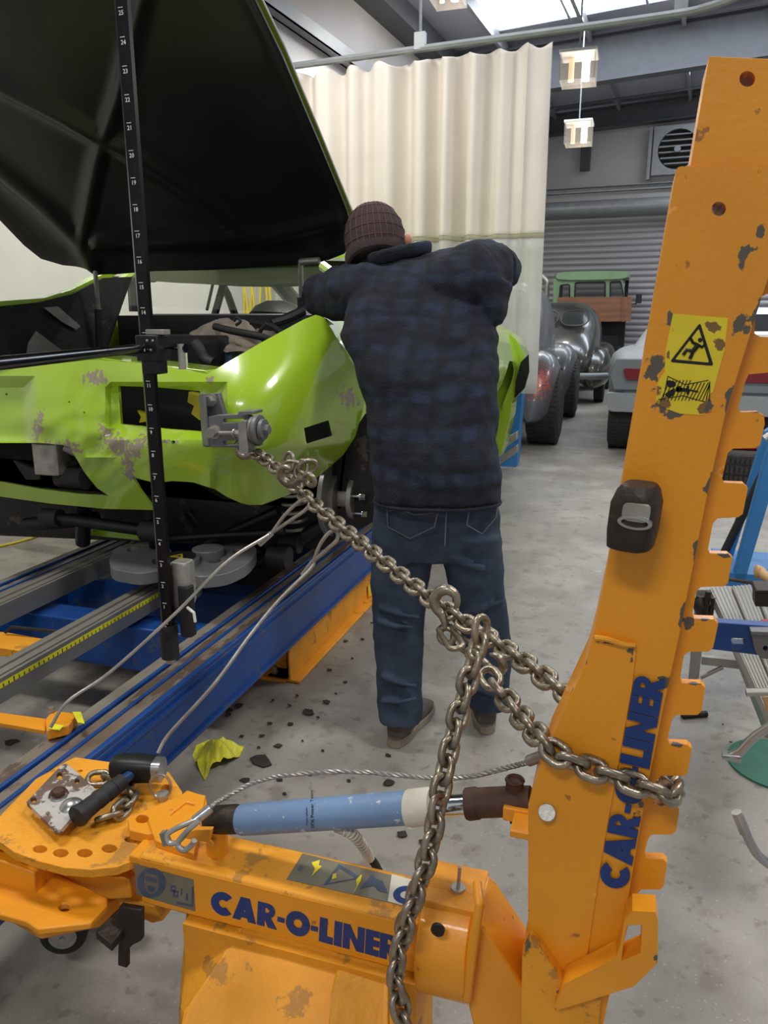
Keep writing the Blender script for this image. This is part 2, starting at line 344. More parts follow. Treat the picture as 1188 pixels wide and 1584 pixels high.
# chain
def link_mesh(p, wr):
    Rr = wr*2.3; a = (p+2*wr)/2-Rr; pts = []
    for s in (1, -1):
        for k in range(9):
            t = -PI/2+PI*k/8; pts.append(V((s*(a+Rr*math.cos(t)), s*Rr*math.sin(t), 0)))
    bm = nb(); tube(bm, pts, wr, 10, closed=True); me = bpy.data.meshes.new('link'); bm.to_mesh(me); bm.free(); me.materials.append(G['chain'])
    for q in me.polygons: q.use_smooth = True
    return me
def resample(pts, d):
    out = [pts[0]]; acc = 0; last = pts[0]
    for p in pts[1:]:
        while (p-last).length >= d-acc and (p-last).length > 1e-9:
            last = last + (p-last).normalized()*(d-acc); out.append(last); acc = 0
        acc += (p-last).length; last = p
    return out
def chain(name, label, pts, pitch, wr, roll=.6, me=None, group=None, smooth=True):
    P = resample(smooth_path(pts, 12) if smooth else [V(p) for p in pts], pitch); root = thing(name, P[0], label, 'chain', group); me = me or link_mesh(pitch, wr)
    for i in range(len(P)-1):
        t = P[i+1]-P[i]; x, y = frame(t); t.normalize(); an = roll + (PI/2 if i % 2 else 0)+random.uniform(-.15, .15)
        yy = x*math.cos(an)+y*math.sin(an); zz = t.cross(yy)
        o = bpy.data.objects.new('link', me); COL.objects.link(o); o.parent = root
        c = (P[i]+P[i+1])/2-ORG[root]; o.matrix_local = M(((t.x, yy.x, zz.x, c.x), (t.y, yy.y, zz.y, c.y), (t.z, yy.z, zz.z, c.z), (0, 0, 0, 1)))
    return root, P
def hook(root, c, d, up, s, name='hook'):
    """grab hook: eye at c, shank along d, mouth opening towards up"""
    d = V(d).normalized(); up = (V(up)-d*V(up).dot(d)).normalized(); pts = []; rs = []
    for u, v, r in ((0, 0, .17), (.35, .02, .19), (.7, -.08, .2), (1.05, -.3, .23), (1.45, -.32, .26), (1.78, -.05, .27), (1.85, .35, .26), (1.6, .68, .22), (1.25, .74, .17), (.95, .66, .1)):
        pts.append(V(c)+d*u*s+up*v*s); rs.append(r*s)
    bm = nb(); sp = smooth_path(pts, 3); rr = []
    for i in range(len(sp)): f = i/(len(sp)-1)*(len(rs)-1); k = min(int(f), len(rs)-2); rr.append(rs[k]+(rs[k+1]-rs[k])*(f-k))
    tube(bm, sp, rr, 12); n = d.cross(up); e = [V(c)-d*.25*s+d*math.cos(2*PI*k/16)*.36*s+up*math.sin(2*PI*k/16)*.36*s for k in range(16)]
    tube(bm, e, .15*s, 10, closed=True); return ob(name, bm, 'chain', root)
def cable(bm, pts, r, n=8, mi=0): return tube(bm, smooth_path(pts, 10), r, n, mi=mi)
def dup(o, loc, label=None, rotz=None, scale=None):
    r = o.copy(); COL.objects.link(r); r.location = loc
    if rotz is not None: r.rotation_euler = (0, 0, rotz)
    if scale: r.scale = scale
    if label: r['label'] = label
    for ch in o.children:
        c = ch.copy(); COL.objects.link(c); c.parent = r
        for g in ch.children: d = g.copy(); COL.objects.link(d); d.parent = c
    return r
# ================= the building =================
bm = nb(); bmesh.ops.create_grid(bm, x_segments=8, y_segments=8, size=17); bmesh.ops.transform(bm, matrix=M.Translation((3, 9, 0)), verts=bm.verts)
struct('floor', bm, 'floor', smooth=False)
def bbox(bm, a, b, mi=0):      # box in the building frame
    a = V(a); b = V(b); c = (a+b)/2; return box(bm, B(c.x, c.y, c.z), [abs(x) for x in (b-a)], M.Rotation(-BA, 3, 'Z'), mi)
bm = nb(); slab(bm, [(-6, 0), (14, 0), (14, 7), (-6, 6)], [[(-4.9, 0.02), (3.2, 0.02), (3.2, 3.86), (-4.9, 3.86)]], lambda x, z: B(x, 20, z), E2*.2)
struct('wall_back', bm, 'wall', smooth=False)
bm = nb(); bbox(bm, (-5.2, -4, 0), (-5.0, 20.2, 6.2)); struct('wall_left', bm, 'wall', smooth=False)
RZ = lambda bx: 6.3+.04*bx
def sky_open(x0, x1, y0, y1): return [(x0, y0), (x1, y0), (x1, y1), (x0, y1)]
sk = [sky_open(-3.75, 3.5, 12.9, 14.35), sky_open(.0, 4.2, 16.7, 18.2), sky_open(-3, 4, 5.2, 6.5)]
bm = nb(); slab(bm, [(-5.3, -4), (15, -4), (15, 20.5), (-5.3, 20.5)], sk, lambda x, y: B(x, y, RZ(x)+.02), (0, 0, .15))
struct('ceiling', bm, 'roof', smooth=False)
for i, s in enumerate(sk):
    bm = nb(); slab(bm, s, [], lambda x, y: B(x, y, RZ(x)+.06), (0, 0, .03)); struct('window_%d' % (i+1), bm, 'sky', smooth=False)
    bm2 = nb()
    for k in range(1, 6):
        x = s[0][0]+(s[1][0]-s[0][0])*k/6; a = B(x, s[0][1], RZ(x)-.02); tube(bm2, [a, B(x, s[2][1], RZ(x)-.02)], .02, 6)
    struct('trim_%d' % (40+i), bm2, 'girt')
def rafter(by, dp, nm, y0=0):
    bm = nb()
    for z0, z1, hw in ((.1, .13, .13), (.13, .1+dp, .012), (.1+dp, .13+dp, .13)):
        slab(bm, [(-5, RZ(-5)-z0), (14, RZ(14)-z0), (14, RZ(14)-z1), (-5, RZ(-5)-z1)], [], lambda x, z: B(x, by-hw, z), E2*2*hw)
    struct(nm, bm, 'beam', smooth=False)
rafter(15, .72, 'trim_1'); rafter(8.6, .72, 'trim_2'); rafter(19.8, .42, 'trim_3')
i = 4
for bx in (-3.75, -2.3, -.8, .7, 2.2, 3.7, 5.5, 7.5):
    bm = nb(); bbox(bm, (bx-.03, 9, RZ(bx)-.2), (bx+.03, 19.8, RZ(bx)-.02)); struct('trim_%d' % i, bm, 'girt', smooth=False); i += 1
for by in (16.6, 18.4): 
    bm = nb(); tube(bm, [B(-5, by, RZ(-5)-.3), B(14, by, RZ(14)-.3)], .025, 6); struct('trim_%d' % i, bm, 'beam'); i += 1
# left wall steel: girt, eave strut, lower white lining, column
bm = nb(); bbox(bm, (-5, 0, 4.82), (-4.82, 20, 4.86)); bbox(bm, (-5, 0, 4.82), (-4.97, 20, 5.02)); bbox(bm, (-4.86, 0, 4.82), (-4.82, 20, 4.98)); struct('trim_30', bm, 'girt', smooth=False)
bm = nb(); bbox(bm, (-5, 0, 5.75), (-4.6, 20, 6.05)); struct('trim_31', bm, 'beam', smooth=False)
bm = nb(); bbox(bm, (-5, 14.7, 0), (-4.7, 15.3, 5.4)); slab(bm, [(-5, 5.0), (-3.6, 5.35), (-3.6, 5.6), (-5, 5.7)], [], lambda x, z: B(x, 14.9, z), E2*.2); struct('trim_32', bm, 'beam', smooth=False)
bm = nb(); bbox(bm, (-4.99, -1, 0), (-4.95, 13, 3.3)); struct('trim_33', bm, 'wallwhite', smooth=False)
bm = nb(); bbox(bm, (-4.98, 8.2, 0), (-4.9, 8.35, 6)); bbox(bm, (-4.98, 8.5, 3.3), (-4.93, 8.6, 6)); struct('trim_34', bm, 'girt', smooth=False)
bm = nb(); tube(bm, [B(-4.7, 7.2, 5.6), B(-4.7, 9.2, 3.4)], .02, 8); struct('trim_35', bm, 'beam')
bm = nb(); bbox(bm, (-4.9, 19.9, 4.32), (8, 20, 4.36)); bbox(bm, (-4.9, 19.82, 4.42), (8, 20, 4.44)); bbox(bm, (-4.9, 19.96, 4.32), (8, 20, 4.44)); struct('trim_36', bm, 'girt', smooth=False)
bm = nb(); bbox(bm, (-3.12, 19.85, 4.8), (-2.9, 19.98, 5.5)); struct('trim_37', bm, 'beam', smooth=False)
# roller door: corrugated curtain, hood above
door = tag(ob('door_1', slab(nb(), [(-4.9, 3.84), (3.2, 3.84), (3.2, 4.05), (-4.9, 4.05)], [], lambda x, z: B(x, 19.6, z), E2*.38), 'girt', smooth=False), kind='structure')
bm = nb(); prof = []
zz = 0.0
while zz < 3.86:
    for k in range(6): prof.append((zz+k*.14/6, .03*abs(math.sin(PI*k/6))))
    zz += .14
pv = [[bm.verts.new(B(x, 19.95-d, z)) for z, d in prof] for x in (-4.9, 3.2)]
for k in range(len(prof)-1): bm.faces.new((pv[0][k], pv[1][k], pv[1][k+1], pv[0][k+1]))
ob('roller_curtain', bm, 'door', door)
bm = nb(); tube(bm, [B(-4.9, 19.7, 3.95), B(3.2, 19.7, 3.95)], .16, 16); ob('roller_drum', bm, 'girt', door)
# wall exhaust fan
f = thing('exhaust_fan', B(-1.0, 19.9, 4.6), 'round louvred exhaust fan in a square frame above the roller door', 'fan')
a, b2 = -1.5, -.45
bm = nb(); slab(bm, [(a, 4.58), (b2, 4.58), (b2, 5.6), (a, 5.6)], [circ((a+b2)/2, 5.1, .42, 32)], lambda x, z: B(x, 19.75, z), E2*.2); ob('fan_frame', bm, 'girt', f, smooth=False)
bm = nb(); cyl(bm, B((a+b2)/2, 19.93, 5.1), B((a+b2)/2, 19.9, 5.1), .42, n=32); ob('fan_backing', bm, 'under', f)
bm = nb()
for k in range(6):
    z = 4.8+k*.12; hw = math.sqrt(max(.01, .4**2-(z-5.1)**2)); bbox(bm, (-.975-hw, 19.78, z), (-.975+hw, 19.84, z+.025))
ob('louvre', bm, 'girt', f, smooth=False)
bm = nb(); cyl(bm, B(-.975, 19.8, 5.1), B(-.975, 19.7, 5.1), .07); ob('fan_hub', bm, 'girt', f)
bm = nb(); bbox(bm, (-1.6, 19.75, 4.5), (-1.53, 19.9, 5.6)); ob('mounting_channel', bm, 'girt', f, smooth=False)
# hanging lamps
def lamp(loc, label):
    L0 = V(loc); t = thing('hanging_lamp', L0, label, 'lamp', 'hanging shop lights')
    bm = nb(); box(bm, L0+V((0, 0, .17)), (.46, .46, .04)); ob('lamp_top', bm, 'label_white', t, smooth=False, bev=.008)
    bm = nb()
    for s in (-1, 1): box(bm, L0+V((0, s*.21, 0)), (.44, .01, .32)); box(bm, L0+V((s*.21, 0, 0)), (.01, .44, .32))
    ob('lamp_housing', bm, 'lampbox', t, smooth=False)
    for s, mm, r in ((-1, 'lampwarm', .035), (1, 'lamp', .05)):
        bm = nb(); cyl(bm, L0+V((s*.09, 0, -.13)), L0+V((s*.09, 0, .13)), r, n=14); ob('lamp_tube', bm, mm, t)
    bm = nb(); tube(bm, [L0+V((0, 0, .19)), V((L0.x, L0.y, RZ(L0.x)+.0))], .012, 6); ob('hanging_rod', bm, 'girt', t)
    l = bpy.data.lights.new('lamp_light', 'POINT'); l.energy = 40; l.color = (1, .93, .82); l.shadow_soft_size = .15
    o = bpy.data.objects.new('lamp_light', l); COL.objects.link(o); o.parent = t; o.location = (0, 0, -.45)
lamp(aBY(895, 108, 11), 'square hanging lamp in front of the dark rafter beside the curtain edge')
lamp(aBY(895, 208, 14.2), 'square hanging lamp lowest in view, just below the back wall beam')
lamp(aBY(694, -14, 11.5), 'square hanging lamp at the top edge above the curtain')
# curtain and rail
CY = 7.3
rail = thing('curtain_rail', B(-3, CY, 3.75), 'light grey curtain rail with curved end hung from the roof', 'rail')
zr = aBY(855, 62, CY).z-.0; bx_end = aBY(855, 62, CY).dot(E1)
pts = [B(-4.95, CY, zr+.07), B(-3, CY, zr+.07), B(-.7, CY, zr+.07), B(-.2, CY-.08, zr+.07), B(.1, CY-.35, zr+.07), B(.22, CY-.8, zr+.07), B(.24, CY-3, zr+.07)]
bm = nb(); tube(bm, smooth_path(pts, 6), .032, 8); ob('rail_tube', bm, 'girt', rail)
for px in (650, 1052):
    p = aBY(px, 80 if px == 650 else 30, CY); bm = nb(); q = B(p.dot(E1), CY, zr+.07); box(bm, q+V((0, 0, .06)), (.1, .06, .14)); cyl(bm, q, V((q.x, q.y, RZ(0)-.2)), .012, n=6); ob('rail_hanger', bm, 'girt', rail)
cur = thing('curtain', B(-3, CY, 2), 'cream vinyl workshop curtain hanging in deep folds with hazy clear lower panel', 'curtain')
zs = aBY(700, 372, CY).z
def fold(bx, v):   # v 0 top .. 1 bottom
    a_ = math.sin(bx*2*PI/.29+1.3*math.sin(bx*3.1)+.5*math.sin(bx*7.7)); return .12*math.copysign(abs(a_)**.75, a_)*(.75+.35*math.sin(bx*4.3))*(1 if bx < bx_end-.2 else .2)+.022*math.sin(bx*31+v*1.3)+.015*math.sin(bx*9+v*3)
def curtain_mesh(z0, z1, nz):
    bm = nb(); nx = 330; x0 = -4.6; rows = []
    for j in range(nz+1):
        v = j/nz; z = z0+(z1-z0)*v; tv = (zr-z)/3.4; row = []
        for i in range(nx+1):
            bx = x0+(bx_end-x0)*i/nx; top = 0
            if j == 0 and z0 > 3: top = -.05*(1-math.cos(bx*2*PI/.27+1))/2
            row.append(bm.verts.new(B(bx+.02*math.sin(bx*2*PI/.27)*0, CY+fold(bx, tv)*(.8+.4*tv), z+top)))
        rows.append(row)
    for a, b in zip(rows, rows[1:]):
        for i in range(nx): bm.faces.new((a[i], a[i+1], b[i+1], b[i]))
    return bm
o = ob('curtain_fabric', curtain_mesh(zr, zs, 24), 'curtain', cur); sm = o.modifiers.new('s', 'SOLIDIFY'); sm.thickness = .003
o = ob('clear_panel', curtain_mesh(zs+.02, .75, 10), 'plastic', cur); sm = o.modifiers.new('s', 'SOLIDIFY'); sm.thickness = .002
bm = nb(); 
for dz in (0, .035):
    tube(bm, [B(-4.6+(bx_end+4.6)*i/330, CY+fold(-4.6+(bx_end+4.6)*i/330, (zr-zs)/3.4)*(.8+.4*(zr-zs)/3.4)-.004, zs+dz) for i in range(331)], .003, 4)
ob('seam', bm, 'clothgrey', cur)
# ================= parked vehicles =================
def tyre(bm, c, R, wd, ax=V((1, 0, 0)), n=36):
    c = V(c); ax = ax.normalized(); x, y = frame(ax); prof = [(.55, -.5), (.8, -.52), (.95, -.46), (1, -.38), (1, .38), (.95, .46), (.8, .52), (.55, .5)]
    rings = [[c+ax*h*wd+(x*math.cos(2*PI*k/n)+y*math.sin(2*PI*k/n))*R*r for k in range(n)] for r, h in prof]; loft(bm, rings, cap=True)
    for g in (-.28, -.1, .1, .28):
        tube(bm, [c+ax*g*wd+(x*math.cos(2*PI*k/n)+y*math.sin(2*PI*k/n))*R*1.003 for k in range(n)], R*.012, 4, closed=True)
def tread(bm, c, R, wd, n=48):
    c = V(c)
    for k in range(n):
        a = 2*PI*k/n
        for s in (-.33, 0, .33): box(bm, c+V((s*wd, math.cos(a)*R, math.sin(a)*R)), (wd*.25, .012, R*2*PI/n*.62), M.Rotation(a, 3, 'X'))
def wheel(t, c, R, wd, metal='darksteel'):
    bm = nb(); tyre(bm, c, R, wd); tread(bm, c, R, wd); w_ = ob('tyre', bm, 'tyre', t)
    bm = nb(); cyl(bm, V(c)-V((wd*.4, 0, 0)), V(c)+V((wd*.4, 0, 0)), R*.56, n=28); cyl(bm, V(c)-V((wd*.46, 0, 0)), V(c)+V((wd*.46, 0, 0)), R*.2, n=16); ob('wheel_rim', bm, metal, t)
def old_coupe(name, label, cx, y0, wid, paint, zs_=1.0, wr=.36, tw=.2, wear=None, wx=.62):
    """1940s style fastback seen from the rear; tail at y0, runs along +y"""
    t = thing(name, (cx, y0+2, 0), label, 'car'); z = lambda v: v*zs_
    bm = nb(); rings = []
    for yy, hw, zb, zt in ((0.0, .28, .42, .52), (.05, .46, .40, .78), (.25, .58, .38, 1.0), (.6, .64, .36, 1.2), (.85, .66, .36, 1.30), (1.2, .67, .36, 1.55), (1.6, .66, .36, 1.66), (2.1, .66, .36, 1.68), (2.6, .63, .36, 1.60), (2.9, .62, .36, 1.3), (3.2, .55, .36, 1.16), (4.1, .38, .4, 1.1), (4.4, .22, .45, .95)):
        c = V((cx, y0+yy, z((zb+zt)/2))); rings.append(ell(c, V((hw*wid, 0, 0)), V((0, 0, z((zt-zb)/2))), 40, 2.7))
    loft(bm, rings); o = ob('body', bm, paint, t); sm = o.modifiers.new('s', 'SUBSURF'); sm.levels = 1; sm.render_levels = 2
    for s in (-1, 1):
        for fy, nm in ((.75, 'rear_fender'), (3.45, 'front_fender')):
            bm = nb(); rings = []
            for a in range(0, 13):
                u = a/12; yy = fy-.62+1.24*u; hh = math.sin(PI*min(1, max(0, u)))**.55
                c = V((cx+s*wx*wid, y0+yy, z(.30+.28*hh))); rings.append(ell(c, V((max(.02, .27*hh)*wid, 0, 0)), V((0, 0, max(.02, z(.02+.33*hh)))), 24, 2.4))
            loft(bm, rings)
            if wear and s > 0 and nm == 'rear_fender':
                ly = bm.verts.layers.float.new('wear')
                for v in bm.verts: v[ly] = max(0, 1.0-min((v.co-V(wp)).length for wp in wear)*1.9)
            ob(nm, bm, paint, t)
            wheel(t, (cx+s*(wx+.1)*wid, y0+fy+.05, wr), wr, tw)
    bm = nb(); win = [ell(V((cx+s*.25*wid, y0+.86, z(1.37))), V((.225*wid, 0, 0)), V((0, .17, z(.125))), 24, 2.6) for s in (-1, 1)]
    for e in win:
        f = [bm.verts.new(p+V((0, -.035, .012))) for p in e]; g = [bm.verts.new(p+V((0, .04, 0))) for p in e]; bm.faces.new(f); bm.faces.new(g[::-1])
        for j in range(len(f)): bm.faces.new((f[j], f[(j+1) % 24], g[(j+1) % 24], g[j]))
    ob('rear_window', bm, 'glass', t)
    bm = nb()
    for e in win: tube(bm, [p+V((0, -.03, .01)) for p in e], .013, 6, closed=True)
    ob('window_trim', bm, 'carblack', t)
    if wear: return t
    bm = nb(); tube(bm, smooth_path([(cx-.85*wid, y0+.12, z(.48)), (cx-.6*wid, y0-.08, z(.48)), (cx, y0-.16, z(.48)), (cx+.6*wid, y0-.08, z(.48)), (cx+.85*wid, y0+.12, z(.48))], 6), .055, 12); ob('bumper', bm, 'trim', t)
    bm = nb(); cyl(bm, (cx+.34*wid, y0+.3, z(.86)), (cx+.42*wid, y0+.2, z(.88)), .02); ob('tail_lamp', bm, 'chrome', t)
    return t
bx_ = aY(868, 500, 14.6).x
old_coupe('black_coupe', 'glossy patched black vintage coupe with split rear window parked behind the grey one', bx_, 13.45, 1.05, 'carblack', 1.04, .33, .17)
hx = aY(838, 695, 8.9).x
hot = old_coupe('grey_coupe', 'bare grey vintage coupe with a wide slick tyre and red fender marks beside the curtain', hx-.8, 8.45, 1.08, 'cargrey', 1.17, .44, .36, wear=[aY(830, 545, 8.6), aY(838, 580, 8.6)])
# light grey muscle car at right
mx0 = aY(940, 560, 8.9).x
t = thing('muscle_car', (mx0+.95, 10.5, 0), 'light grey primered muscle car seen from its tail behind the orange tower', 'car')
sec = [(8.8, .62, 1.02, .82), (8.95, .5, 1.1, .9), (9.5, .42, 1.14, .94), (10.6, .4, 1.12, .97), (12.2, .4, 1.08, .96), (13.3, .45, 1.05, .9), (13.6, .5, .95, .82)]
bm = nb(); loft(bm, [ell(V((mx0+.95, y, (a+b)/2)), V((hw, 0, 0)), V((0, 0, (b-a)/2)), 40, 4.5) for y, a, b, hw in sec]); o = ob('body', bm, 'primer', t)
bm = nb(); loft(bm, [ell(V((mx0+.95, y, 1.0)), V((hw, 0, 0)), V((0, 0, h)), 32, 3) for y, h, hw in ((9.3, .04, .78), (9.75, .2, .74), (10.3, .4, .66), (10.9, .44, .63), (11.3, .4, .64), (12, .06, .72))]); ob('cabin', bm, 'primer', t)
bm = nb(); slab(bm, [(-.86, .68), (.86, .68), (.92, .86), (.86, 1.02), (-.86, 1.02), (-.92, .86)], [], lambda x, z: V((mx0+.95+x, 8.765, z)), (0, .06, 0)); ob('tail_panel', bm, 'trim', t, bev=.015)
for s in (-1, 1):
    bm = nb(); slab(bm, rounded([(s*.74, .8), (s*.12, .8), (s*.12, .92), (s*.78, .92)], .03), [], lambda x, z: V((mx0+.95+x, 8.74, z)), (0, .04, 0)); ob('tail_lamp', bm, 'redlamp', t, bev=.006)
    for yy in (9.55, 12.5):
        wheel(t, (mx0+.95+s*.76, yy-.35, .35), .35, .28)
bm = nb(); slab(bm, rounded([(-.9, .46), (.9, .46), (.95, .66), (-.95, .66)], .05), [], lambda x, z: V((mx0+.95+x, 8.7, z)), (0, .16, 0)); ob('rear_bumper', bm, 'primer', t, bev=.02)
bm = nb(); loft(bm, [ell(V((mx0+.95, y, 1.24)), V((hw, 0, 0)), V((0, 0, h)), 20, 3) for y, h, hw in ((9.72, .02, .5), (9.98, .1, .52))]); ob('rear_window', bm, 'glass', t)
# white car far right
wx = aY(1200, 500, 14).x
t = thing('white_car', (wx, 15, 0), 'white car with dark windows far right, glimpsed through the tower notch', 'car')
bm = nb(); loft(bm, [ell(V((wx, y, (a+b)/2)), V((.9, 0, 0)), V((0, 0, (b-a)/2)), 32, 4) for y, a, b in ((13.6, .5, .9), (13.8, .35, 1.05), (16, .3, 1.05), (17.6, .4, .9))]); ob('body', bm, 'label_white', t)
bm = nb(); loft(bm, [ell(V((wx, y, 1.1)), V((hw, 0, 0)), V((0, 0, h)), 32, 4) for y, h, hw in ((14.0, .08, .8), (14.6, .5, .68), (16, .52, .66), (16.8, .1, .76))]); ob('cabin', bm, 'label_white', t)
bm = nb(); slab(bm, rounded([(-.58, 1.2), (.58, 1.2), (.5, 1.5), (-.5, 1.5)], .06), [], lambda x, z: V((wx+x, 14.05+(z-1.15)*.9, z)), (0, -.05, 0)); ob('rear_window', bm, 'hole', t)
for s in (-1, 1): wheel(t, (wx+s*.78, 14.3, .32), .32, .22)
bm = nb(); 
for s in (-1, 1): slab(bm, rounded([(14.5, 1.15), (16.5, 1.15), (16.1, 1.45), (14.8, 1.45)], .05), [], lambda y, z, s=s: V((wx+s*(.79-(z-1.15)*.3), y, z)), (-s*.03, 0, 0))
ob('side_window', bm, 'hole', t)
# green truck
ty = 18.15; L_ = aY(858, 430, ty); R_ = aY(972, 430, ty); cx = (L_.x+R_.x)/2; hw = (R_.x-L_.x)/2
t = thing('green_truck', (cx, 17, 0), 'pale green truck cab seen from behind with timber tray board, parked by the roller door', 'truck')
z0 = aY(900, 480, ty).z; z1 = aY(900, 428, ty).z
def tr(x, y): return aY(x, y, ty)
wins = [rounded([(867, 441), (881, 440), (881, 463), (865, 464)], 3), rounded([(890, 437), (936, 436), (936, 461), (889, 463)], 3), rounded([(944, 436), (960, 435), (965, 459), (944, 460)], 3)]
bm = nb(); slab(bm, rounded([(856, 430), (963, 427), (968, 478), (855, 482)], 4), wins, tr, (0, .06, 0)); ob('cab_rear_panel', bm, 'truckgreen', t, bev=.01)
bm = nb(); 
for ww in wins: slab(bm, ww, [], lambda x, y: aY(x, y, ty+.04), (0, .01, 0))
ob('cab_window', bm, 'glass', t)
bm = nb()
for ww in wins: tube(bm, [aY(x, y, ty-.01) for x, y in ww], .018, 6, closed=True)
ob('window_seal', bm, 'rubber', t)
bm = nb(); loft(bm, [ell(V((cx, y, z1+.02)), V((h2, 0, 0)), V((0, 0, .09)), 28, 4) for y, h2 in ((ty-.06, hw*.96), (ty+.1, hw*1.03), (ty+1.2, hw*1.03), (ty+1.4, hw*.9))]); ob('cab_roof', bm, 'truckgreen', t)
bm = nb(); boxb(bm, (cx-hw, ty+1.2, z0), (cx-hw+.08, ty+1.3, z1)); boxb(bm, (cx+hw-.08, ty+1.2, z0), (cx+hw, ty+1.3, z1)); boxb(bm, (cx-hw, ty+.05, .75), (cx+hw, ty+1.4, z0-.2)); ob('cab_body', bm, 'hole', t)
bm = nb(); slab(bm, [(862, 460), (977, 459), (976, 497), (862, 498)], [], lambda x, y: aY(x, y, ty-.25), (0, .07, 0)); 
for xx in (884, 962): slab(bm, [(xx, 459), (xx+3, 459), (xx+3, 498), (xx, 498)], [], lambda x, y: aY(x, y, ty-.28), (0, .03, 0))
ob('tray_board', bm, 'wood', t, smooth=False)
bm = nb(); p = aY(935, 510, ty); boxb(bm, (cx-hw*.8, ty-.2, .55), (cx+hw*.85, ty+1, 1.05)); ob('chassis', bm, 'hole', t)
for s in (-1, 1): wheel(t, (cx+s*hw*.75, ty+.3, .45), .45, .3)
bm = nb(); p = aY(985, 470, ty+.8); tube(bm, [aY(968, 452, ty+.8), aY(975, 470, ty+.8), p], .015, 6); box(bm, aY(988, 462, ty+.8), (.13, .05, .2)); ob('wing_mirror', bm, 'rubber', t)
bm = nb(); tube(bm, smooth_path([aY(844, 480, ty+.6), aY(846, 445, ty+.6), aY(846, 436, ty+.6), aY(838, 427, ty+.6)], 5), .06, 12); ob('exhaust_stack', bm, 'zinc', t)
bm = nb(); loft(bm, [ell(aY(903, 424, ty+q), V((.09, 0, 0)), V((0, 0, .05)), 14) for q in (-.02, .2)]); ob('roof_lamp', bm, 'darksteel', t)
# loose tyre seen through the teeth
tc_ = aZ(1150, 752, 0); bm = nb(); tyre(bm, V((tc_.x, tc_.y+.3, .15)), .36, .3, V((0, 0, 1)), 40)
for k in range(60):
    a = 2*PI*k/60; 
    for s in (-.3, 0, .3): box(bm, V((tc_.x, tc_.y+.3, .15))+V((math.cos(a)*.36, math.sin(a)*.36, s*.3)), (.02, .024, .07), M.Rotation(a, 3, 'Z'))
tag(ob('loose_tyre', bm, 'tyre', org=(tc_.x, tc_.y+.3, 0)), 'loose treaded tyre lying flat behind the blue stand legs', 'tyre')
bm = nb(); box(bm, V((tc_.x+.1, tc_.y+.2, .34)), (.5, .16, .07)); tag(ob('red_block', bm, 'pink', bev=.02, org=(tc_.x+.1, tc_.y+.2, .3)), 'small red block lying on the loose tyre', 'block')
# blue lift post behind the man
t = thing('blue_post', aY(790, 720, 6.9), 'mid blue steel machine post standing behind the lime car beside the grey coupe', 'post')
bm = nb(); slab(bm, [(778, 560), (812, 560), (799, 722), (772, 728), (772, 620)], [], pY(7.6), (0, .2, 0)); ob('post_column', bm, 'blueleg', t, bev=.01)
bm = nb(); slab(bm, [(765, 690), (799, 668), (800, 680), (765, 704)], [], pY(7.3), (0, .12, 0)); slab(bm, [(765, 712), (800, 688), (800, 700), (765, 724)], [], pY(7.3), (0, .1, 0)); ob('side_bracket', bm, 'zinc', t, bev=.006)
bm = nb(); cyl(bm, aY(788, 640, 7.3), aY(784, 642, 7.2), .03); ob('knob', bm, 'darksteel', t)
# ================= measuring bench =================
t = thing('measuring_bench', (-1.82, 2.8, 0), 'blue steel frame bench with worn side rails under the lime car', 'bench'); BENCH = t
RZt = .4
for nm, x0, x1, y0, y1 in (('near', -1.36, -1.2, -.1, 5.8), ('far', -2.42, -2.27, .2, 5.8)):
    bm = nb(); boxb(bm, (x0, y0, .2), (x1, y1, RZt-.015)); o = ob('rail', bm, 'blue_paint', t, bev=.006)
    bm = nb(); boxb(bm, (x1-.018, y0, RZt-.016), (x1-.0, y1, RZt)); boxb(bm, (x0+.033, y0, RZt-.016), (x0+.045, y1, RZt+.002)); ob('rail_lip', bm, 'blue_paint', o, bev=.004)
    bm = nb(); boxb(bm, (x0-.012, y0, RZt-.014), (x0+.032, y1, RZt-.004)); boxb(bm, (x0+.05, y0, RZt-.016), (x1-.02, y1, RZt-.006)); ob('rail_track', bm, 'worn_steel', o, bev=.002, label='worn bare steel running track')
    bm = nb(); boxb(bm, (x0+.085, y0, RZt-.009), (x0+.097, y1, RZt-.002)); boxb(bm, (x1+.0, y0, RZt-.05), (x1+.008, y1, RZt-.035)); boxb(bm, (x1, y0, .2), (x1+.01, y1, .212)); ob('rail_bead', bm, 'blue_paint', o)
yc1 = aZ(200, 968, .36).y; yc2 = aZ(200, 905, .36).y; 
for y0, y1 in ((yc1-.03, yc1+.09), (yc2, yc2+.13), (yc2+.95, yc2+1.1), (.45, .6)):
    bm = nb(); boxb(bm, (-2.3, y0, .2), (-1.36, y1, .37)); ob('crossmember', bm, 'blue_paint', t, bev=.006)
def angle_iron(x, y0, y1, s, nm='support_foot'):
    bm = nb(); boxb(bm, (x, y0, 0.012), (x+.008*s, y1, .19)); boxb(bm, (x-.1*s, y0-.0, 0), (x+.05*s, y1, .012)); o = ob(nm, bm, 'orange_dirty', t, bev=.003, label='orange painted angle iron foot')
    return o
ft = angle_iron(-1.25, 2.63, 5.2, 1); angle_iron(-1.56, 2.7, 5.2, -1); angle_iron(-2.38, 2.7, 5.2, -1)
bm = nb(); boxb(bm, (-1.5, 2.62, 0), (-1.26, 2.75, .012)); boxb(bm, (-1.5, 2.72, .0), (-1.3, 2.74, .2)); ob('foot_plate', bm, 'orange_dirty', ft)
bm = nb(); hexbolt(bm, (-1.33, 2.67, .012), (0, 0, 1), .012, .03); ob('bolt', bm, 'zinc', ft)
bm = nb(); slab(bm, [(569, 906), (575, 900), (577, 918), (570, 924)], [], pX(-1.235), (.001, 0, 0)); ob('warning_label', bm, 'yellow', ft)
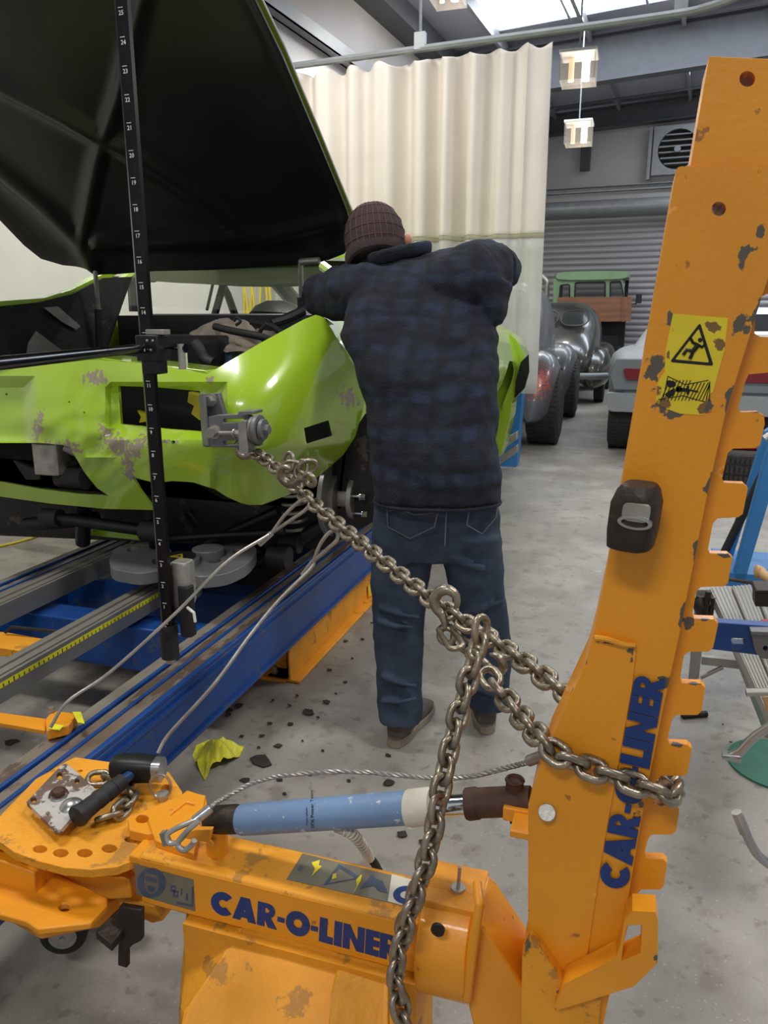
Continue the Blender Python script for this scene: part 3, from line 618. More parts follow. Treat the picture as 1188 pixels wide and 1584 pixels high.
bm = nb(); boxb(bm, (-1.58, 2.66, .1), (-1.5, 3.6, .2)); boxb(bm, (-1.75, 3.0, .1), (-1.4, 3.08, .2)); ob('inner_brace', bm, 'orange_dirty', ft)
# measuring beam (two aluminium rails with scale), lies on the bench
bz = .47
pA = aZ(0, 1030, bz); pB = aZ(253, 915, bz); xr = (pA.x+pB.x)/2; pC = aZ(0, 930, bz); pD = aZ(150, 870, bz); xl = (pC.x+pD.x)/2
t = thing('measuring_beam', (xr-.2, 2.4, .37), 'pair of long aluminium measuring rails with a yellow scale lying inside the blue bench', 'measuring rail')
for nm, x in (('r', xr), ('l', xl)):
    bm = nb(); x1 = x+.012
    for a, b, h in ((-.085, -.06, 0), (-.06, -.045, -.01), (-.045, -.02, 0), (-.02, -.01, -.01), (-.01, 0, 0)): boxb(bm, (x1+a, .9, bz-.075), (x1+b+.0005, 4.1, bz+h))
    o = ob('beam_rail', bm, 'alu', t, bev=.0015)
    if nm == 'r':
        bm = nb(); boxb(bm, (x1, .9, bz-.03), (x1+.0012, 4.1, bz-.014)); k = .9
        o2 = ob('scale_tape', bm, 'tape', o, label='yellow scale tape')
        bm = nb()
        while k < 4.1: boxb(bm, (x1+.0012, k, bz-.029), (x1+.0018, k+.0035, bz-(.02 if int(round(k*100)) % 5 else .016))); k += .02
        ob('scale_marks', bm, 'ink', o)
for y in (1.2, 3.9): pass
# measuring post with cross arm
py_ = 1.66
t = thing('measuring_post', aY(268, 1015, py_), 'tall black upright measuring rod numbered in white, standing before the car nose', 'measuring rod')
b0 = aY(262, 990, py_); top = aY(186, -40, py_); zaxis = V((0, 0, 1)); wv = .033
base = V((b0.x, py_, b0.z)); tz = top.z
bm = nb(); loft(bm, [[V((base.x+dx*wv/2, py_+dy*wv/2, z)) for dx, dy in ((-1, -.4), (-.4, -1), (.4, -1), (1, -.4), (1, .4), (.4, 1), (-.4, 1), (-1, .4))] for z in (base.z-.0, tz)]); ob('post_shaft', bm, mat('dark anodised post', (42, 42, 44), .28, .8, .2, 8), t, smooth=False)
z14 = aY(238, 484, py_-.017).z; z0_ = aY(262, 972, py_-.017).z; un = (z14-z0_)/14
for i in range(0, 27):
    z = z0_+un*i; bm = nb(); boxb(bm, (base.x-.001, py_-.0172, z+.011), (base.x+.011, py_-.0166, z+.0125)); text_bm(bm, str(i), (base.x+.0, py_-.0172, z-.003), (1, 0, 0), (0, 0, 1), .013); ob('scale_number', bm, 'label_white', t, smooth=False)
p = base; bm = nb(); cyl(bm, p+V((0, 0, -.05)), p+V((0, 0, .045)), .024, n=24); cyl(bm, p+V((0, 0, .02)), p+V((0, 0, .026)), .0255, n=24); ob('lower_sleeve', bm, 'rubber', t)
bm = nb(); cyl(bm, p+V((0, 0, -.065)), p+V((0, 0, -.05)), .013); ob('sleeve_tip', bm, 'zinc', t)
q = aY(290, 950, py_+.02); bm = nb(); loft(bm, [ell(q+V((0, 0, z)), V((.018, 0, 0)), V((0, .018, 0)), 12, 4) for z in (-.06, .08)]); box(bm, q+V((-.02, 0, .0)), (.04, .02, .03)); ob('slide_block', bm, 'rubber', t, bev=.002)
q = aY(284, 900, py_+.04); bm = nb(); loft(bm, [ell(q+V((0, 0, z)), V((r, 0, 0)), V((0, r, 0)), 16, 5) for z, r in ((-.075, .018), (-.05, .026), (.05, .026), (.06, .022))]); ob('slide_casting', bm, 'zinc', t, bev=.002)
bm = nb(); tube(bm, [aY(290, 940, py_-.01), aY(300, 948, py_-.03), aY(302, 962, py_-.03)], .004, 8); ob('release_lever', bm, 'label_white', t)
q = aY(238, 538, py_); bm = nb(); box(bm, q+V((.0, -.004, 0)), (.062, .052, .062)); box(bm, q+V((0, -.002, -.045)), (.046, .044, .035)); o = ob('clamp_block', bm, 'black', t, bev=.003)
bm = nb(); box(bm, q+V((.018, -.005, .038)), (.05, .03, .012)); 
for dx, dz in ((.004, .018), (.02, .018), (.012, -.004)): cyl(bm, q+V((dx, -.034, dz)), q+V((dx, -.03, dz)), .003, n=10)
ob('clamp_plate', bm, 'zinc', o, bev=.001)
za = q.z; bm = nb(); xe = aY(285, 540, py_).x; aL = aZ(-40, 566, za); dA = (aL-V((xe, py_-.005, za))); tube(bm, [aL, V((q.x-.01, py_+.0, za)), V((xe+.005, py_+.0, za))], .0115, 20); ob('cross_arm', bm, mat('polished dark tube', (96, 96, 98), .16, 1, .1), t)
bm = nb(); tube(bm, [V((xe-.005, py_-.005, za+.01)), V((xe-.005, py_-.005, za-.05))], .009, 12); ob('probe_tip', bm, 'zinc', t)
bm = nb()
for i in range(14):
    pz_ = V((q.x, py_, za))+dA*(.1+i*.065); n_ = V((dA.y, -dA.x, 0)).normalized(); n_ = n_ if n_.dot(-pz_) > 0 else -n_; text_bm(bm, str(i % 10), pz_+n_*.0125+V((0, 0, -.006)), (-dA if V((-dA.x, -dA.y, 0)).cross(V((0, 0, 1))).dot(n_) > 0 else dA), (0, 0, 1), .009)
ob('arm_scale', bm, 'label_white', t, smooth=False)
# grey slide discs under the car
t = thing('measuring_slide', aZ(280, 880, .5), 'grey cast measuring slide with curved arms on the bench beneath the car nose', 'measuring slide')
z = .56
bm = nb(); slab(bm, rounded([(168, 862), (180, 845), (230, 838), (262, 845), (270, 862), (262, 880), (215, 888), (172, 880)], 14), [circ(205, 850, 9, 14, 4), circ(243, 868, 8, 14, 5)], pZ(z), (0, 0, -.045)); ob('slide_plate', bm, 'greycast', t, bev=.004)
bm = nb(); slab(bm, rounded([(285, 868), (320, 848), (370, 838), (402, 846), (385, 872), (350, 888), (300, 893)], 14), [circ(330, 866, 12, 14, 5), circ(370, 853, 10, 14, 4)], pZ(z+.02), (0, 0, -.045)); ob('slide_plate', bm, 'greycast', t, bev=.004)
c = aZ(278, 880, z); bm = nb(); cyl(bm, c+V((0, 0, -.1)), c+V((0, 0, .045)), .075, n=32); cyl(bm, c+V((.05, .12, -.05)), c+V((.05, .12, .05)), .06, n=24); ob('turret', bm, 'greycast', t, bev=.004)
bm = nb(); cyl(bm, c+V((0, 0, .045)), c+V((0, 0, .05)), .06, n=32); ob('turret_cap', bm, 'rubber', t)
bm = nb(); slab(bm, [(c.x-.03, c.y-.02), (c.x+.03, c.y-.02), (c.x, c.y+.025)], [[(c.x-.015, c.y-.011), (c.x+.015, c.y-.011), (c.x, c.y+.012)]], lambda x, y: V((x, y, c.z+.05)), (0, 0, .001)); ob('hazard_triangle', bm, 'yellow', t)
# orange straps across the bench
t = thing('clamp_bar', aZ(90, 1112, .42), 'thin orange bar with an end pad taped yellow, clamped on the near rail', 'clamp bar')
bm = nb(); slab(bm, [(-60, 1094), (72, 1112), (70, 1130), (-60, 1108)], [], pZ(.415), (0, 0, -.012)); ob('bar', bm, 'orange', t, bev=.002)
bm = nb(); slab(bm, [(70, 1112), (82, 1098), (120, 1104), (106, 1122), (72, 1130)], [], pZ(.43), (0, 0, -.028)); ob('end_pad', bm, 'orange', t, bev=.003)
for P in ([(112, 1101), (125, 1101), (131, 1119), (120, 1117)], [(80, 1119), (99, 1122), (92, 1129), (75, 1127)]):
    bm = nb(); slab(bm, P, [], pZ(.434), (0, 0, -.002)); ob('tape_piece', bm, 'tape', t)
bm = nb(); q = aZ(80, 1100, .432); hexbolt(bm, q, (0, 0, 1), .008, .012); ob('bolt', bm, 'zinc', t)
t2 = thing('stop_bar', aZ(40, 1000, .38), 'wide orange bar lying across the bench behind the aluminium rail', 'bar')
bm = nb(); slab(bm, [(-70, 970), (12, 978), (94, 992), (90, 1009), (60, 1010), (-70, 992)], [], pZ(.4), (0, 0, -.03)); ob('bar', bm, 'orange_dirty', t2, bev=.003)
bm = nb(); tube(bm, [aZ(8, 978, .41), aZ(18, 970, .43), aZ(120, 980, .43)], .006, 8); ob('hook_rod', bm, 'rubber', t2)
# ================= lime green car =================
CX = -1.93
car = thing('lime_car', (CX, 4.3, .45), 'lime green classic coupe with dented nose, black hood raised and wheels removed', 'car')
# nose surface: depth from control points
CP = [(-200, 560, 2.42), (0, 560, 2.32), (160, 556, 2.28), (320, 578, 2.2), (-200, 680, 2.38), (0, 640, 2.28), (150, 620, 2.26), (200, 660, 2.2), (325, 600, 2.14), (325, 700, 2.14), (350, 760, 2.2), (405, 781, 2.3), (240, 789, 2.36), (78, 779, 2.42), (0, 768, 2.44), (0, 690, 2.26), (108, 692, 2.22), (240, 735, 2.2),
      (400, 535, 2.3), (490, 487, 2.48), (410, 600, 2.2), (480, 560, 2.36), (545, 560, 2.6), (567, 603, 2.72), (520, 610, 2.5), (400, 690, 2.17), (470, 690, 2.34), (548, 680, 2.66), (520, 712, 2.62), (475, 749, 2.52), (434, 769, 2.4)]
import numpy as np
_P = np.array([(a/300, b/300) for a, b, c in CP]); _n = len(_P)
def _k(r2): return np.where(r2 > 1e-12, r2*np.log(r2+1e-12), 0)
_A = np.zeros((_n+3, _n+3)); _A[:_n, :_n] = _k(((_P[:, None]-_P[None])**2).sum(-1))+np.eye(_n)*.06; _A[:_n, _n] = 1; _A[:_n, _n+1:] = _P; _A[_n, :_n] = 1; _A[_n+1:, :_n] = _P.T
_w = np.linalg.solve(_A, np.array([c for a, b, c in CP]+[0, 0, 0]))
def tps(x, y):
    q = np.array((x/300, y/300)); return float(_w[:_n] @ _k(((_P-q)**2).sum(-1)) + _w[_n] + _w[_n+1:] @ q)
def noseY(x, y):
    a = b_ = 0
    Y = tps(x, y)
    # dents around the damaged centre
    dx = (x-160)/110; dy = (y-690)/55; k = math.exp(-dx*dx-dy*dy); Y += k*.016*noise.noise(V((x*.035, y*.05, 0)))*2
    if y > 697-(x-400)*.06 and x > 330: Y += min(.05, (y-697+(x-400)*.06)*.0016)
    # recesses around lamp opening and grille
    def rec(x0, x1, y0, y1, dep, s=9):
        return dep*min(1, max(0, min(x-x0, x1-x, y-y0, y1-y)/s))
    Y += rec(160, 352, 590, 682, .05, 14)*(1) + rec(-300, 52, 586, 690, .05, 12)
    return Y
outer = [(-220, 575), (0, 563), (60, 558), (150, 557), (240, 563), (320, 579), (400, 532), (470, 494), (488, 487), (500, 492), (535, 545), (567, 600), (566, 612), (548, 676), (530, 704), (505, 727), (475, 749), (455, 762), (434, 770), (405, 781), (385, 781), (372, 778), (350, 768), (333, 757), (298, 746), (268, 744), (240, 747), (205, 738), (218, 760), (240, 789), (160, 787), (78, 779), (0, 768), (-220, 760)]
holes = [[(183, 597), (240, 599), (309, 605), (311, 640), (312, 668), (240, 662), (187, 656)], [(-210, 686), (60, 685), (95, 688), (108, 692), (130, 730), (150, 755), (168, 767), (120, 764), (60, 756), (0, 745), (-210, 735)], [(468, 663), (508, 650), (514, 674), (472, 687)], circ(268, 684, 3, 8), circ(10, 610, 2, 8), circ(107, 622, 1.6, 6), circ(130, 638, 1.6, 6)]
wear = [(145, 585, 22, 13, 0), (60, 660, 9, 26, 10), (110, 690, 24, 8, 20), (185, 690, 34, 18, 30), (165, 668, 22, 8, 20), (200, 715, 12, 22, 0), (538, 615, 13, 18, -25), (550, 622, 14, 6, 25), (326, 590, 7, 9, 0), (320, 575, 8, 3, 0), (215, 690, 12, 24, 30), (75, 690, 12, 8, 0), (205, 738, 14, 6, 30), (318, 632, 5, 14, 0), (240, 684, 30, 5, 0)]
def nose(x, y): return aY(x, y, noseY(x, y))
bm = nb(); slab(bm, outer, holes, nose, lambda p: V((0, .012, 0)), 9, wear=wear); o = ob('nose_panel', bm, 'lime', car)
for p_ in o.data.polygons: p_.use_smooth = True
# fender top turning inwards behind the peak
bm = nb(); slab(bm, [(320, 580), (488, 488), (500, 493), (470, 500), (330, 577)], [], lambda x, y: nose(x, y)+V((0, .03, 0)), (-.02, .12, -.02)); ob('fender_top', bm, 'lime2', car)
bm = nb(); slab(bm, [(-200, 568), (0, 560), (60, 556), (150, 553), (318, 573), (322, 582), (240, 566), (150, 560), (0, 566), (-200, 578)], [], lambda x, y: aY(x, y, 2.3), (0, .16, .0)); o = ob('radiator_support', bm, 'lime2', car, bev=.003)
# parking lamp pocket and lamp bucket
bm = nb(); boxb(bm, (-2.9, 2.52, .9), (-1.25, 2.9, 1.2)); ob('lamp_bucket', bm, 'hole', car)
bm = nb(); box(bm, aY(488, 670, 2.75), (.2, .2, .16)); ob('parking_lamp_pocket', bm, 'hole', car)
bm = nb(); slab(bm, [(212, 635), (225, 640), (228, 652), (215, 654), (218, 645)], [], pY(2.4), (0, .02, 0)); ob('torn_scrap', bm, 'tape', car, label='torn yellow scrap'); bm = nb(); slab(bm, [(292, 606), (308, 608), (309, 650), (296, 640), (300, 628), (290, 622)], [], pY(2.36), (0, .02, 0)); ob('torn_scrap', bm, 'yellow', car, label='torn yellow scrap')
# wheel apron, mud and struts behind the nose
def blob(name, m_, P, Y, th, parent=car, **k):
    bm = nb(); slab(bm, P, [], pY(Y), (0, th, 0)); return ob(name, bm, m_, parent, **k)
blob('lower_panel', 'under', [(-200, 690), (110, 690), (175, 740), (240, 745), (300, 745), (340, 770), (410, 782), (500, 740), (565, 640), (600, 640), (590, 800), (500, 850), (-200, 820)], 2.75, .02)
bm = nb(); boxb(bm, (-2.75, 2.75, .69), (-1.12, 3.7, .85)); ob('subframe', bm, 'under', car, bev=.02)
blob('valance', 'lime2', [(140, 812), (240, 822), (240, 838), (140, 828)], 2.6, .03)
bm = nb()
for a, b, r, Y in (((80, 800), (235, 822), .024, 2.45), ((40, 812), (150, 802), .03, 2.5), ((235, 835), (440, 822), .014, 2.5), ((130, 780), (128, 840), .03, 2.5), ((240, 810), (245, 850), .035, 2.5), ((300, 850), (430, 790), .02, 2.6), ((290, 790), (340, 850), .022, 2.75), ((400, 870), (520, 800), .03, 2.7), ((420, 860), (330, 820), .022, 2.8)):
    tube(bm, [aY(*a, Y), aY(*b, Y+.05)], r, 12)
ob('suspension_arm', bm, 'black', car)
for a, r, Y in (((80, 800), .035, 2.45), ((235, 822), .04, 2.45), ((432, 862), .045, 2.6), ((450, 840), .04, 2.7), ((500, 780), .05, 2.8), ((470, 800), .045, 2.8)): bm = nb(); q = aY(*a, Y); cyl(bm, q-V((.04, 0, 0)), q+V((.04, 0, 0)), r, n=16); ob('bushing', bm, 'rubber', car)
bm = nb(); q = aY(80, 700, 2.4); loft(bm, [ell(q+V((0, 0, z_)), V((.06, 0, 0)), V((0, .05, 0)), 12, 5) for z_ in (-.08, .04)]); tube(bm, [aY(100, 690, 2.38), aY(120, 700, 2.4)], .02, 10); ob('horn_bracket', bm, 'zinc', car, bev=.003)
bm = nb(); q = aY(110, 738, 2.42); cyl(bm, q+V((-.05, 0, 0)), q+V((.07, 0, 0)), .045); tube(bm, [aY(40, 735, 2.42), aY(120, 715, 2.42)], .012, 8); slab(bm, [(20, 712), (62, 730), (62, 742), (40, 742)], [], pY(2.4), (0, .02, 0)); ob('motor_bracket', bm, 'under', car)
bm = nb(); loft(bm, [ell(aY(x, 590, 2.95)+V((0, 0, 0)), V((0, .1, 0)), V((0, 0, .1)), 20) for x in (150, 300)]); ob('washer_tank', bm, mat('blue painted engine part', (52, 78, 110), .4), car)
# brake disc, hub and studs
hc = aX(553, 770, -1.0); 
q = hc+V((-.09, .0, .0)); bm = nb(); cyl(bm, q-V((.02, 0, 0)), q, .16, n=40); cyl(bm, q-V((.018, 0, .0)), q+V((.02, 0, 0)), .1, n=32)
bm2 = nb(); cyl(bm2, hc+V((-.02, 0, 0)), hc, .088, n=32); cyl(bm2, hc, hc+V((.03, 0, 0)), .034, n=20); cyl(bm2, hc+V((-.07, 0, 0)), hc+V((-.02, 0, 0)), .05, n=20)
hb = ob('brake_disc', bm, 'alu', car, bev=.002); ob('wheel_hub', bm2, 'zinc', hb, bev=.002)
bm = nb()
for k in range(5):
    a = 2*PI*k/5+.3; s_ = hc+V((0, math.cos(a)*.066, math.sin(a)*.066)); cyl(bm, s_, s_+V((.055, 0, 0)), .006, n=10); hexbolt(bm, s_+V((.034, 0, 0)), (1, 0, 0), .013, .022)
ob('wheel_nut', bm, 'chrome', hb)
bm = nb(); q = hc+V((-.13, -.02, -.03)); cyl(bm, q+V((0, 0, .2)), q+V((0, 0, -.02)), .035); tube(bm, smooth_path([q+V((0, 0, -.0)), q+V((-.1, .05, -.08)), q+V((-.3, .1, -.1))], 5), .03, 12); ob('strut', bm, 'black', hb)
for k_ in range(1):
    bm = nb(); pts = [q+V((-.12+math.cos(a*.5)*.05, math.sin(a*.5)*.05-.02, -.13+a*.0028)) for a in range(0, 76)]; tube(bm, pts, .008, 8); ob('coil_spring', bm, 'zinc', car)
# body side, right
def side(s, nm):
    def fn(y, z):
        f = min(1, max(0, (y-4.2)/1.6)); bul = .045*math.exp(-((z-1.08)/.22)**2)
        x = .87 + bul + f*.10*math.exp(-((z-1.05)/.3)**2) - ((.12 if s > 0 else -.02)*max(0, (z-1.3)/.15))
        return V((CX+s*x, y, z))
    arch = lambda yc, r: [(yc+math.cos(PI*k/14)*r, .72+math.sin(PI*k/14)*r) for k in range(15)]
    P = [(2.75, .72)] if s > 0 else [(2.45, .72)]
    P = P + [(3.0, .72), (3.03, .9), (3.15, 1.07), (3.35, 1.1), (3.55, 1.03), (3.66, .88), (3.68, .66), (5.4, .64)] + arch(6.15, .4)[::-1] + [(6.58, .7), (7.0, .78), (7.05, 1.0), (6.95, 1.34), (6.3, 1.43), (5.2, 1.42), (4, 1.44), (2.9, 1.45), (2.6 if s < 0 else 2.85, 1.4), (2.45 if s < 0 else 2.75, 1.0)]
    bm = nb(); slab(bm, P, [], fn, (-s*.012, 0, 0), .09); return ob(nm, bm, 'lime2', car)
side(1, 'right_side_panel'); side(-1, 'left_side_panel')
bm = nb(); slab(bm, [(768, 507), (790, 510), (806, 523), (818, 545), (819, 575), (812, 600), (800, 615), (797, 640), (785, 690), (768, 722)], [], pY(6.9), (0, -.3, 0), 8); ob('rear_quarter', bm, 'lime2', car, bev=.03)
bm = nb(); slab(bm, [(818, 548), (819, 575), (812, 600), (796, 616), (798, 590), (806, 560)], [], pY(6.58), (0, -.012, 0)); ob('wheel_arch_shade', bm, 'hole', car)  # flat near black sheet stands in for the shade inside the arch
bm = nb(); boxb(bm, (CX-.85, 5.6, .75), (CX+.8, 6.2, 1.2)); boxb(bm, (CX-.8, 3.5, .62), (CX+.8, 6.9, .72)); ob('underbody', bm, 'hole', car)
bm = nb(); boxb(bm, (CX-.85, 6.95, .8), (CX+.85, 7.02, 1.35)); slab(bm, [(CX-.8, 6.0), (CX+.8, 6.0), (CX+.85, 6.98), (CX-.85, 6.98)], [], lambda x, y: V((x, y, 1.42-(y-6)*.06)), (0, 0, -.02)); ob('boot_lid', bm, 'lime2', car)
# firewall, cowl, inner fenders
bm = nb(); boxb(bm, (CX-.8, 3.72, .75), (CX+.78, 3.76, 1.42)); boxb(bm, (CX-.8, 3.72, 1.40), (CX+.78, 4.0, 1.46)); ob('firewall', bm, 'black', car)
bm = nb(); slab(bm, [(-60, 482), (0, 474), (60, 468), (112, 455), (160, 430), (205, 428), (190, 470), (160, 560), (-60, 565)], [], pX(-2.74), (-.01, 0, 0)); ob('inner_fender', bm, 'under', car)
bm = nb(); slab(bm, [(-90, 478), (0, 466), (70, 461), (110, 448), (150, 428), (180, 414), (200, 412), (170, 432), (118, 458), (60, 470), (0, 476), (-90, 490)], [], pX(-2.76), (-.05, 0, 0)); ob('fender_edge', bm, 'lime2', car, bev=.004)
bm = nb(); slab(bm, [(44, 530), (56, 512), (100, 545), (96, 556), (40, 553)], [], pX(-2.6), (-.02, .02, 0)); slab(bm, [(68, 476), (90, 474), (125, 505), (118, 510), (96, 498)], [], pX(-2.72), (-.005, 0, 0)); ob('foil_patch', bm, 'alu', car, label='crumpled bare metal patch')
# cabin frame and glass
def pil(a, b, r, m_='lime2'):
    bm = nb(); tube(bm, [a, b], r, 8); return bm
AL0, AL1 = aY(150, 470, 3.85), aY(205, 420, 4.35); AR1 = aY(500, 412, 4.3); AR0 = V((CX+.74, 3.85, 1.45))
ob('windscreen_pillar', pil(AL0, AL1, .03), 'lime2', car); ob('windscreen_pillar', pil(AR0, AR1, .03), 'lime2', car)
zr_ = (AL1.z+AR1.z)/2
bm = nb(); slab(bm, [(-.62, 4.33), (.62, 4.33), (.66, 4.9), (.64, 5.3), (-.64, 5.3), (-.66, 4.9)], [], lambda x, y: V((CX+x, y, zr_+.05-.25*x*x*.3+.04*math.sin((y-4.3)*2))), (0, 0, .02), .15); ob('roof', bm, 'lime2', car)
bm = nb(); slab(bm, [(215, 425), (260, 412), (330, 404), (460, 402), (540, 404), (560, 414), (520, 430), (460, 438), (400, 441), (330, 440), (270, 436), (225, 434)], [], pY(4.55), (0, .35, 0)); ob('headliner', bm, mat('olive headliner', (86, 90, 60), .8), car)
bm = nb()
for s in (-1, 1):
    tube(bm, [V((CX+s*.62, 5.3, zr_+.02)), V((CX+s*.68, 6.1, 1.45))], .06, 8); tube(bm, [V((CX+s*.68, 4.75, zr_)), V((CX+s*.76, 4.7, 1.45))], .025, 8)
tube(bm, [V((CX-.62, 5.3, zr_+.02)), V((CX+.62, 5.3, zr_+.02))], .03, 8); tube(bm, [aY(206, 420, 4.7), aY(210, 482, 4.7)], .045, 8); tube(bm, [aY(342, 436, 5.0), aY(352, 455, 5.0), aY(368, 500, 5.0)], .028, 8); tube(bm, [aY(330, 436, 5.4), aY(320, 480, 5.4)], .012, 8); tube(bm, [aY(160, 432, 4.6), aY(240, 432, 4.6)], .02, 8); ob('window_frame', bm, 'black', car)
bm = nb(); boxb(bm, (CX-.86, 3.8, 1.0), (CX-.8, 5.6, 1.46)); boxb(bm, (CX+.78, 3.8, 1.0), (CX+.84, 5.6, 1.46)); boxb(bm, (CX-.8, 3.95, 1.2), (CX+.78, 4.15, 1.47)); ob('dashboard', bm, 'black', car, bev=.03)
bm = nb(); v = [AL0+V((0, .01, 0)), AR0+V((0, .01, 0)), AR1, AL1]; fs = [bm.verts.new(p) for p in v]; bm.faces.new(fs); bb_ = [bm.verts.new(p+V((0, .005, 0))) for p in v]; bm.faces.new(bb_[::-1]); ob('windscreen', bm, mat('hazy windscreen glass', (130, 140, 120), .1, 0, .05, alpha=.07), car)
for x_ in (CX-.42, CX+.36):
    bm = nb(); rings = [ell(V((x_, 4.95, zz_)), V((hw_, 0, 0)), V((0, .06, 0)), 24, 3) for zz_, hw_ in ((1.0, .2), (1.3, .24), (1.47, .21), (1.53, .15), (1.56, .06))]; loft(bm, rings); ob('seat', bm, 'black', car)
bm = nb(); cc = V((CX+.42, 4.2, 1.47)); tube(bm, [cc+V((math.cos(a*PI/12)*.19, 0, math.sin(a*PI/12)*.19)) for a in range(24)], .014, 8, closed=True); ob('steering_wheel', bm, 'rubber', car)
# engine
bm = nb(); boxb(bm, (CX-.3, 2.75, .95), (CX+.32, 3.5, 1.28)); boxb(bm, (CX+.05, 2.7, 1.2), (CX+.4, 3.3, 1.38)); eng = ob('engine_block', bm, 'hole', car, bev=.03)
bm = nb(); 
for x, y, r in ((262, 552, .05), (285, 545, .05), (300, 555, .04), (322, 560, .05), (355, 560, .05), (340, 545, .04)): q = aY(x, y, 2.75); cyl(bm, q+V((0, 0, -.08)), q+V((0, .02, .03)), r*.7, n=14)
ob('engine_fitting', bm, mat('grimy blue engine parts', (48, 62, 84), .5, .2, .3), eng)
bm = nb(); tube(bm, smooth_path([aY(300, 530, 2.6), aY(308, 540, 2.6), aY(316, 555, 2.6), aY(330, 562, 2.6)], 6), .022, 12); tube(bm, smooth_path([aY(332, 505, 2.7), aY(360, 512, 2.68), aY(400, 520, 2.66), aY(425, 528, 2.7)], 6), .014, 10); tube(bm, smooth_path([aY(388, 498, 2.8), aY(420, 505, 2.8), aY(440, 520, 2.8)], 6), .012, 10); tube(bm, smooth_path([aY(410, 530, 2.72), aY(402, 515, 2.7), aY(412, 500, 2.7)], 6), .008, 8); tube(bm, smooth_path([aY(365, 503, 2.7), aY(372, 497, 2.7), aY(366, 491, 2.7), aY(362, 497, 2.7)], 6), .006, 8); tube(bm, smooth_path([aY(420, 500, 2.9), aY(445, 492, 2.95), aY(470, 480, 3.0)], 5), .02, 8); ob('hose', bm, 'rubber', eng)
bm = nb(); tube(bm, [aY(283, 538, 2.4), aY(285, 575, 2.42)], .014, 12); ob('radiator_neck', bm, 'label_white', car)
# prop rods
for a, b in (((147, 414), (152, 478)), ((465, 402), (466, 460))):
    bm = nb(); tube(bm, [aY(*a, 3.45), aY(*b, 3.5)], .012, 10); o = ob('prop_rod', bm, 'zinc', car)
    bm = nb(); tube(bm, [aY(*b, 3.5), aY(b[0]+3, b[1]+75, 3.52)], .02, 10); ob('rod_sleeve', bm, 'rubber', o)
bm = nb(); tube(bm, [aY(465, 405, 3.42), aY(494, 403, 3.42)], .016, 12); ob('prop_handle', bm, 'zinc', car)
# hood
p0 = aY(465, 402, 3.5); p1 = aY(150, 414, 3.5); p2 = aY(392, 0, 2.5); nH = (p1-p0).cross(p2-p0).normalized()
if nH.y > 0: nH = -nH
ribs = [[(-260, 30), (0, 130), (95, 178), (155, 213), (190, 228), (330, 318), (372, 352), (405, 366), (450, 356), (535, 335)], [(235, -60), (205, 60), (183, 150), (160, 215), (150, 250), (140, 300), (130, 350), (124, 374)], [(-200, 60), (-120, 160), (0, 262), (60, 312), (112, 362), (128, 378)], [(150, 372), (250, 370), (365, 364), (395, 360)], [(126, 380), (150, 402)]]
def segd(x, y, P):
    m_ = 1e9
    for a, b in zip(P, P[1:]):
        dx, dy = b[0]-a[0], b[1]-a[1]; t_ = max(0, min(1, ((x-a[0])*dx+(y-a[1])*dy)/(dx*dx+dy*dy))); m_ = min(m_, math.hypot(x-a[0]-t_*dx, y-a[1]-t_*dy))
    return m_
hout = [(-270, -70), (372, -70), (398, -10), (440, 78), (500, 222), (536, 310), (548, 338), (544, 368), (535, 384), (510, 394), (460, 402), (330, 410), (240, 412), (180, 417), (152, 416), (138, 406), (100, 403), (66, 393), (40, 372), (0, 330), (-120, 230), (-250, 110)]
def hfn(x, y):
    p = aP(x, y, p0, nH); d = min(segd(x, y, r) for r in ribs); e = segd(x, y, hout+[hout[0]]); h = .03*math.exp(-(d/13)**2) + .03*math.exp(-(e/14)**2)
    return p+nH*h
bm = nb(); slab(bm, hout, [], hfn, -nH*.01, 5); o = ob('hood', bm, 'matte', car, label='matte black ribbed underside of the raised hood')
bm = nb(); tube(bm, [aP(x, y, p0, nH)-nH*.012 for x, y in ((372, -70), (398, -10), (440, 78), (500, 222), (536, 310), (547, 338))], .004, 8); ob('hood_edge', bm, 'label_white', o)
bm = nb(); slab(bm, hout, [], lambda x, y: aP(x, y, p0, nH)-nH*.012, -nH*.008); ob('hood_skin', bm, 'lime2', o)
# rag on engine
def drape(name, P, Y, amp, m_, label, cat, seed, fn=None, org=None):
    bm = nb(); f = fn or (lambda x, y: aY(x, y, Y+(y-530)*-.004)); slab(bm, P, [], lambda x, y: f(x, y)+V((noise.noise(V((x*.06, y*.06, seed)))*amp, noise.noise(V((x*.05, y*.07, seed+5)))*amp*1.5, noise.noise(V((x*.05, y*.05, seed+9)))*amp)), (0, .004, .004), 4)
    o = ob(name, bm, m_, org=org); return tag(o, label, cat)
drape('rag', [(284, 545), (290, 520), (310, 508), (340, 493), (352, 492), (385, 505), (415, 510), (440, 520), (425, 530), (400, 545), (380, 545), (350, 545), (330, 530), (312, 522), (298, 535), (290, 560)], 2.78, .03, 'clothgrey', 'crumpled grey rag draped over the engine', 'rag', 3, org=aY(360, 520, 2.8))
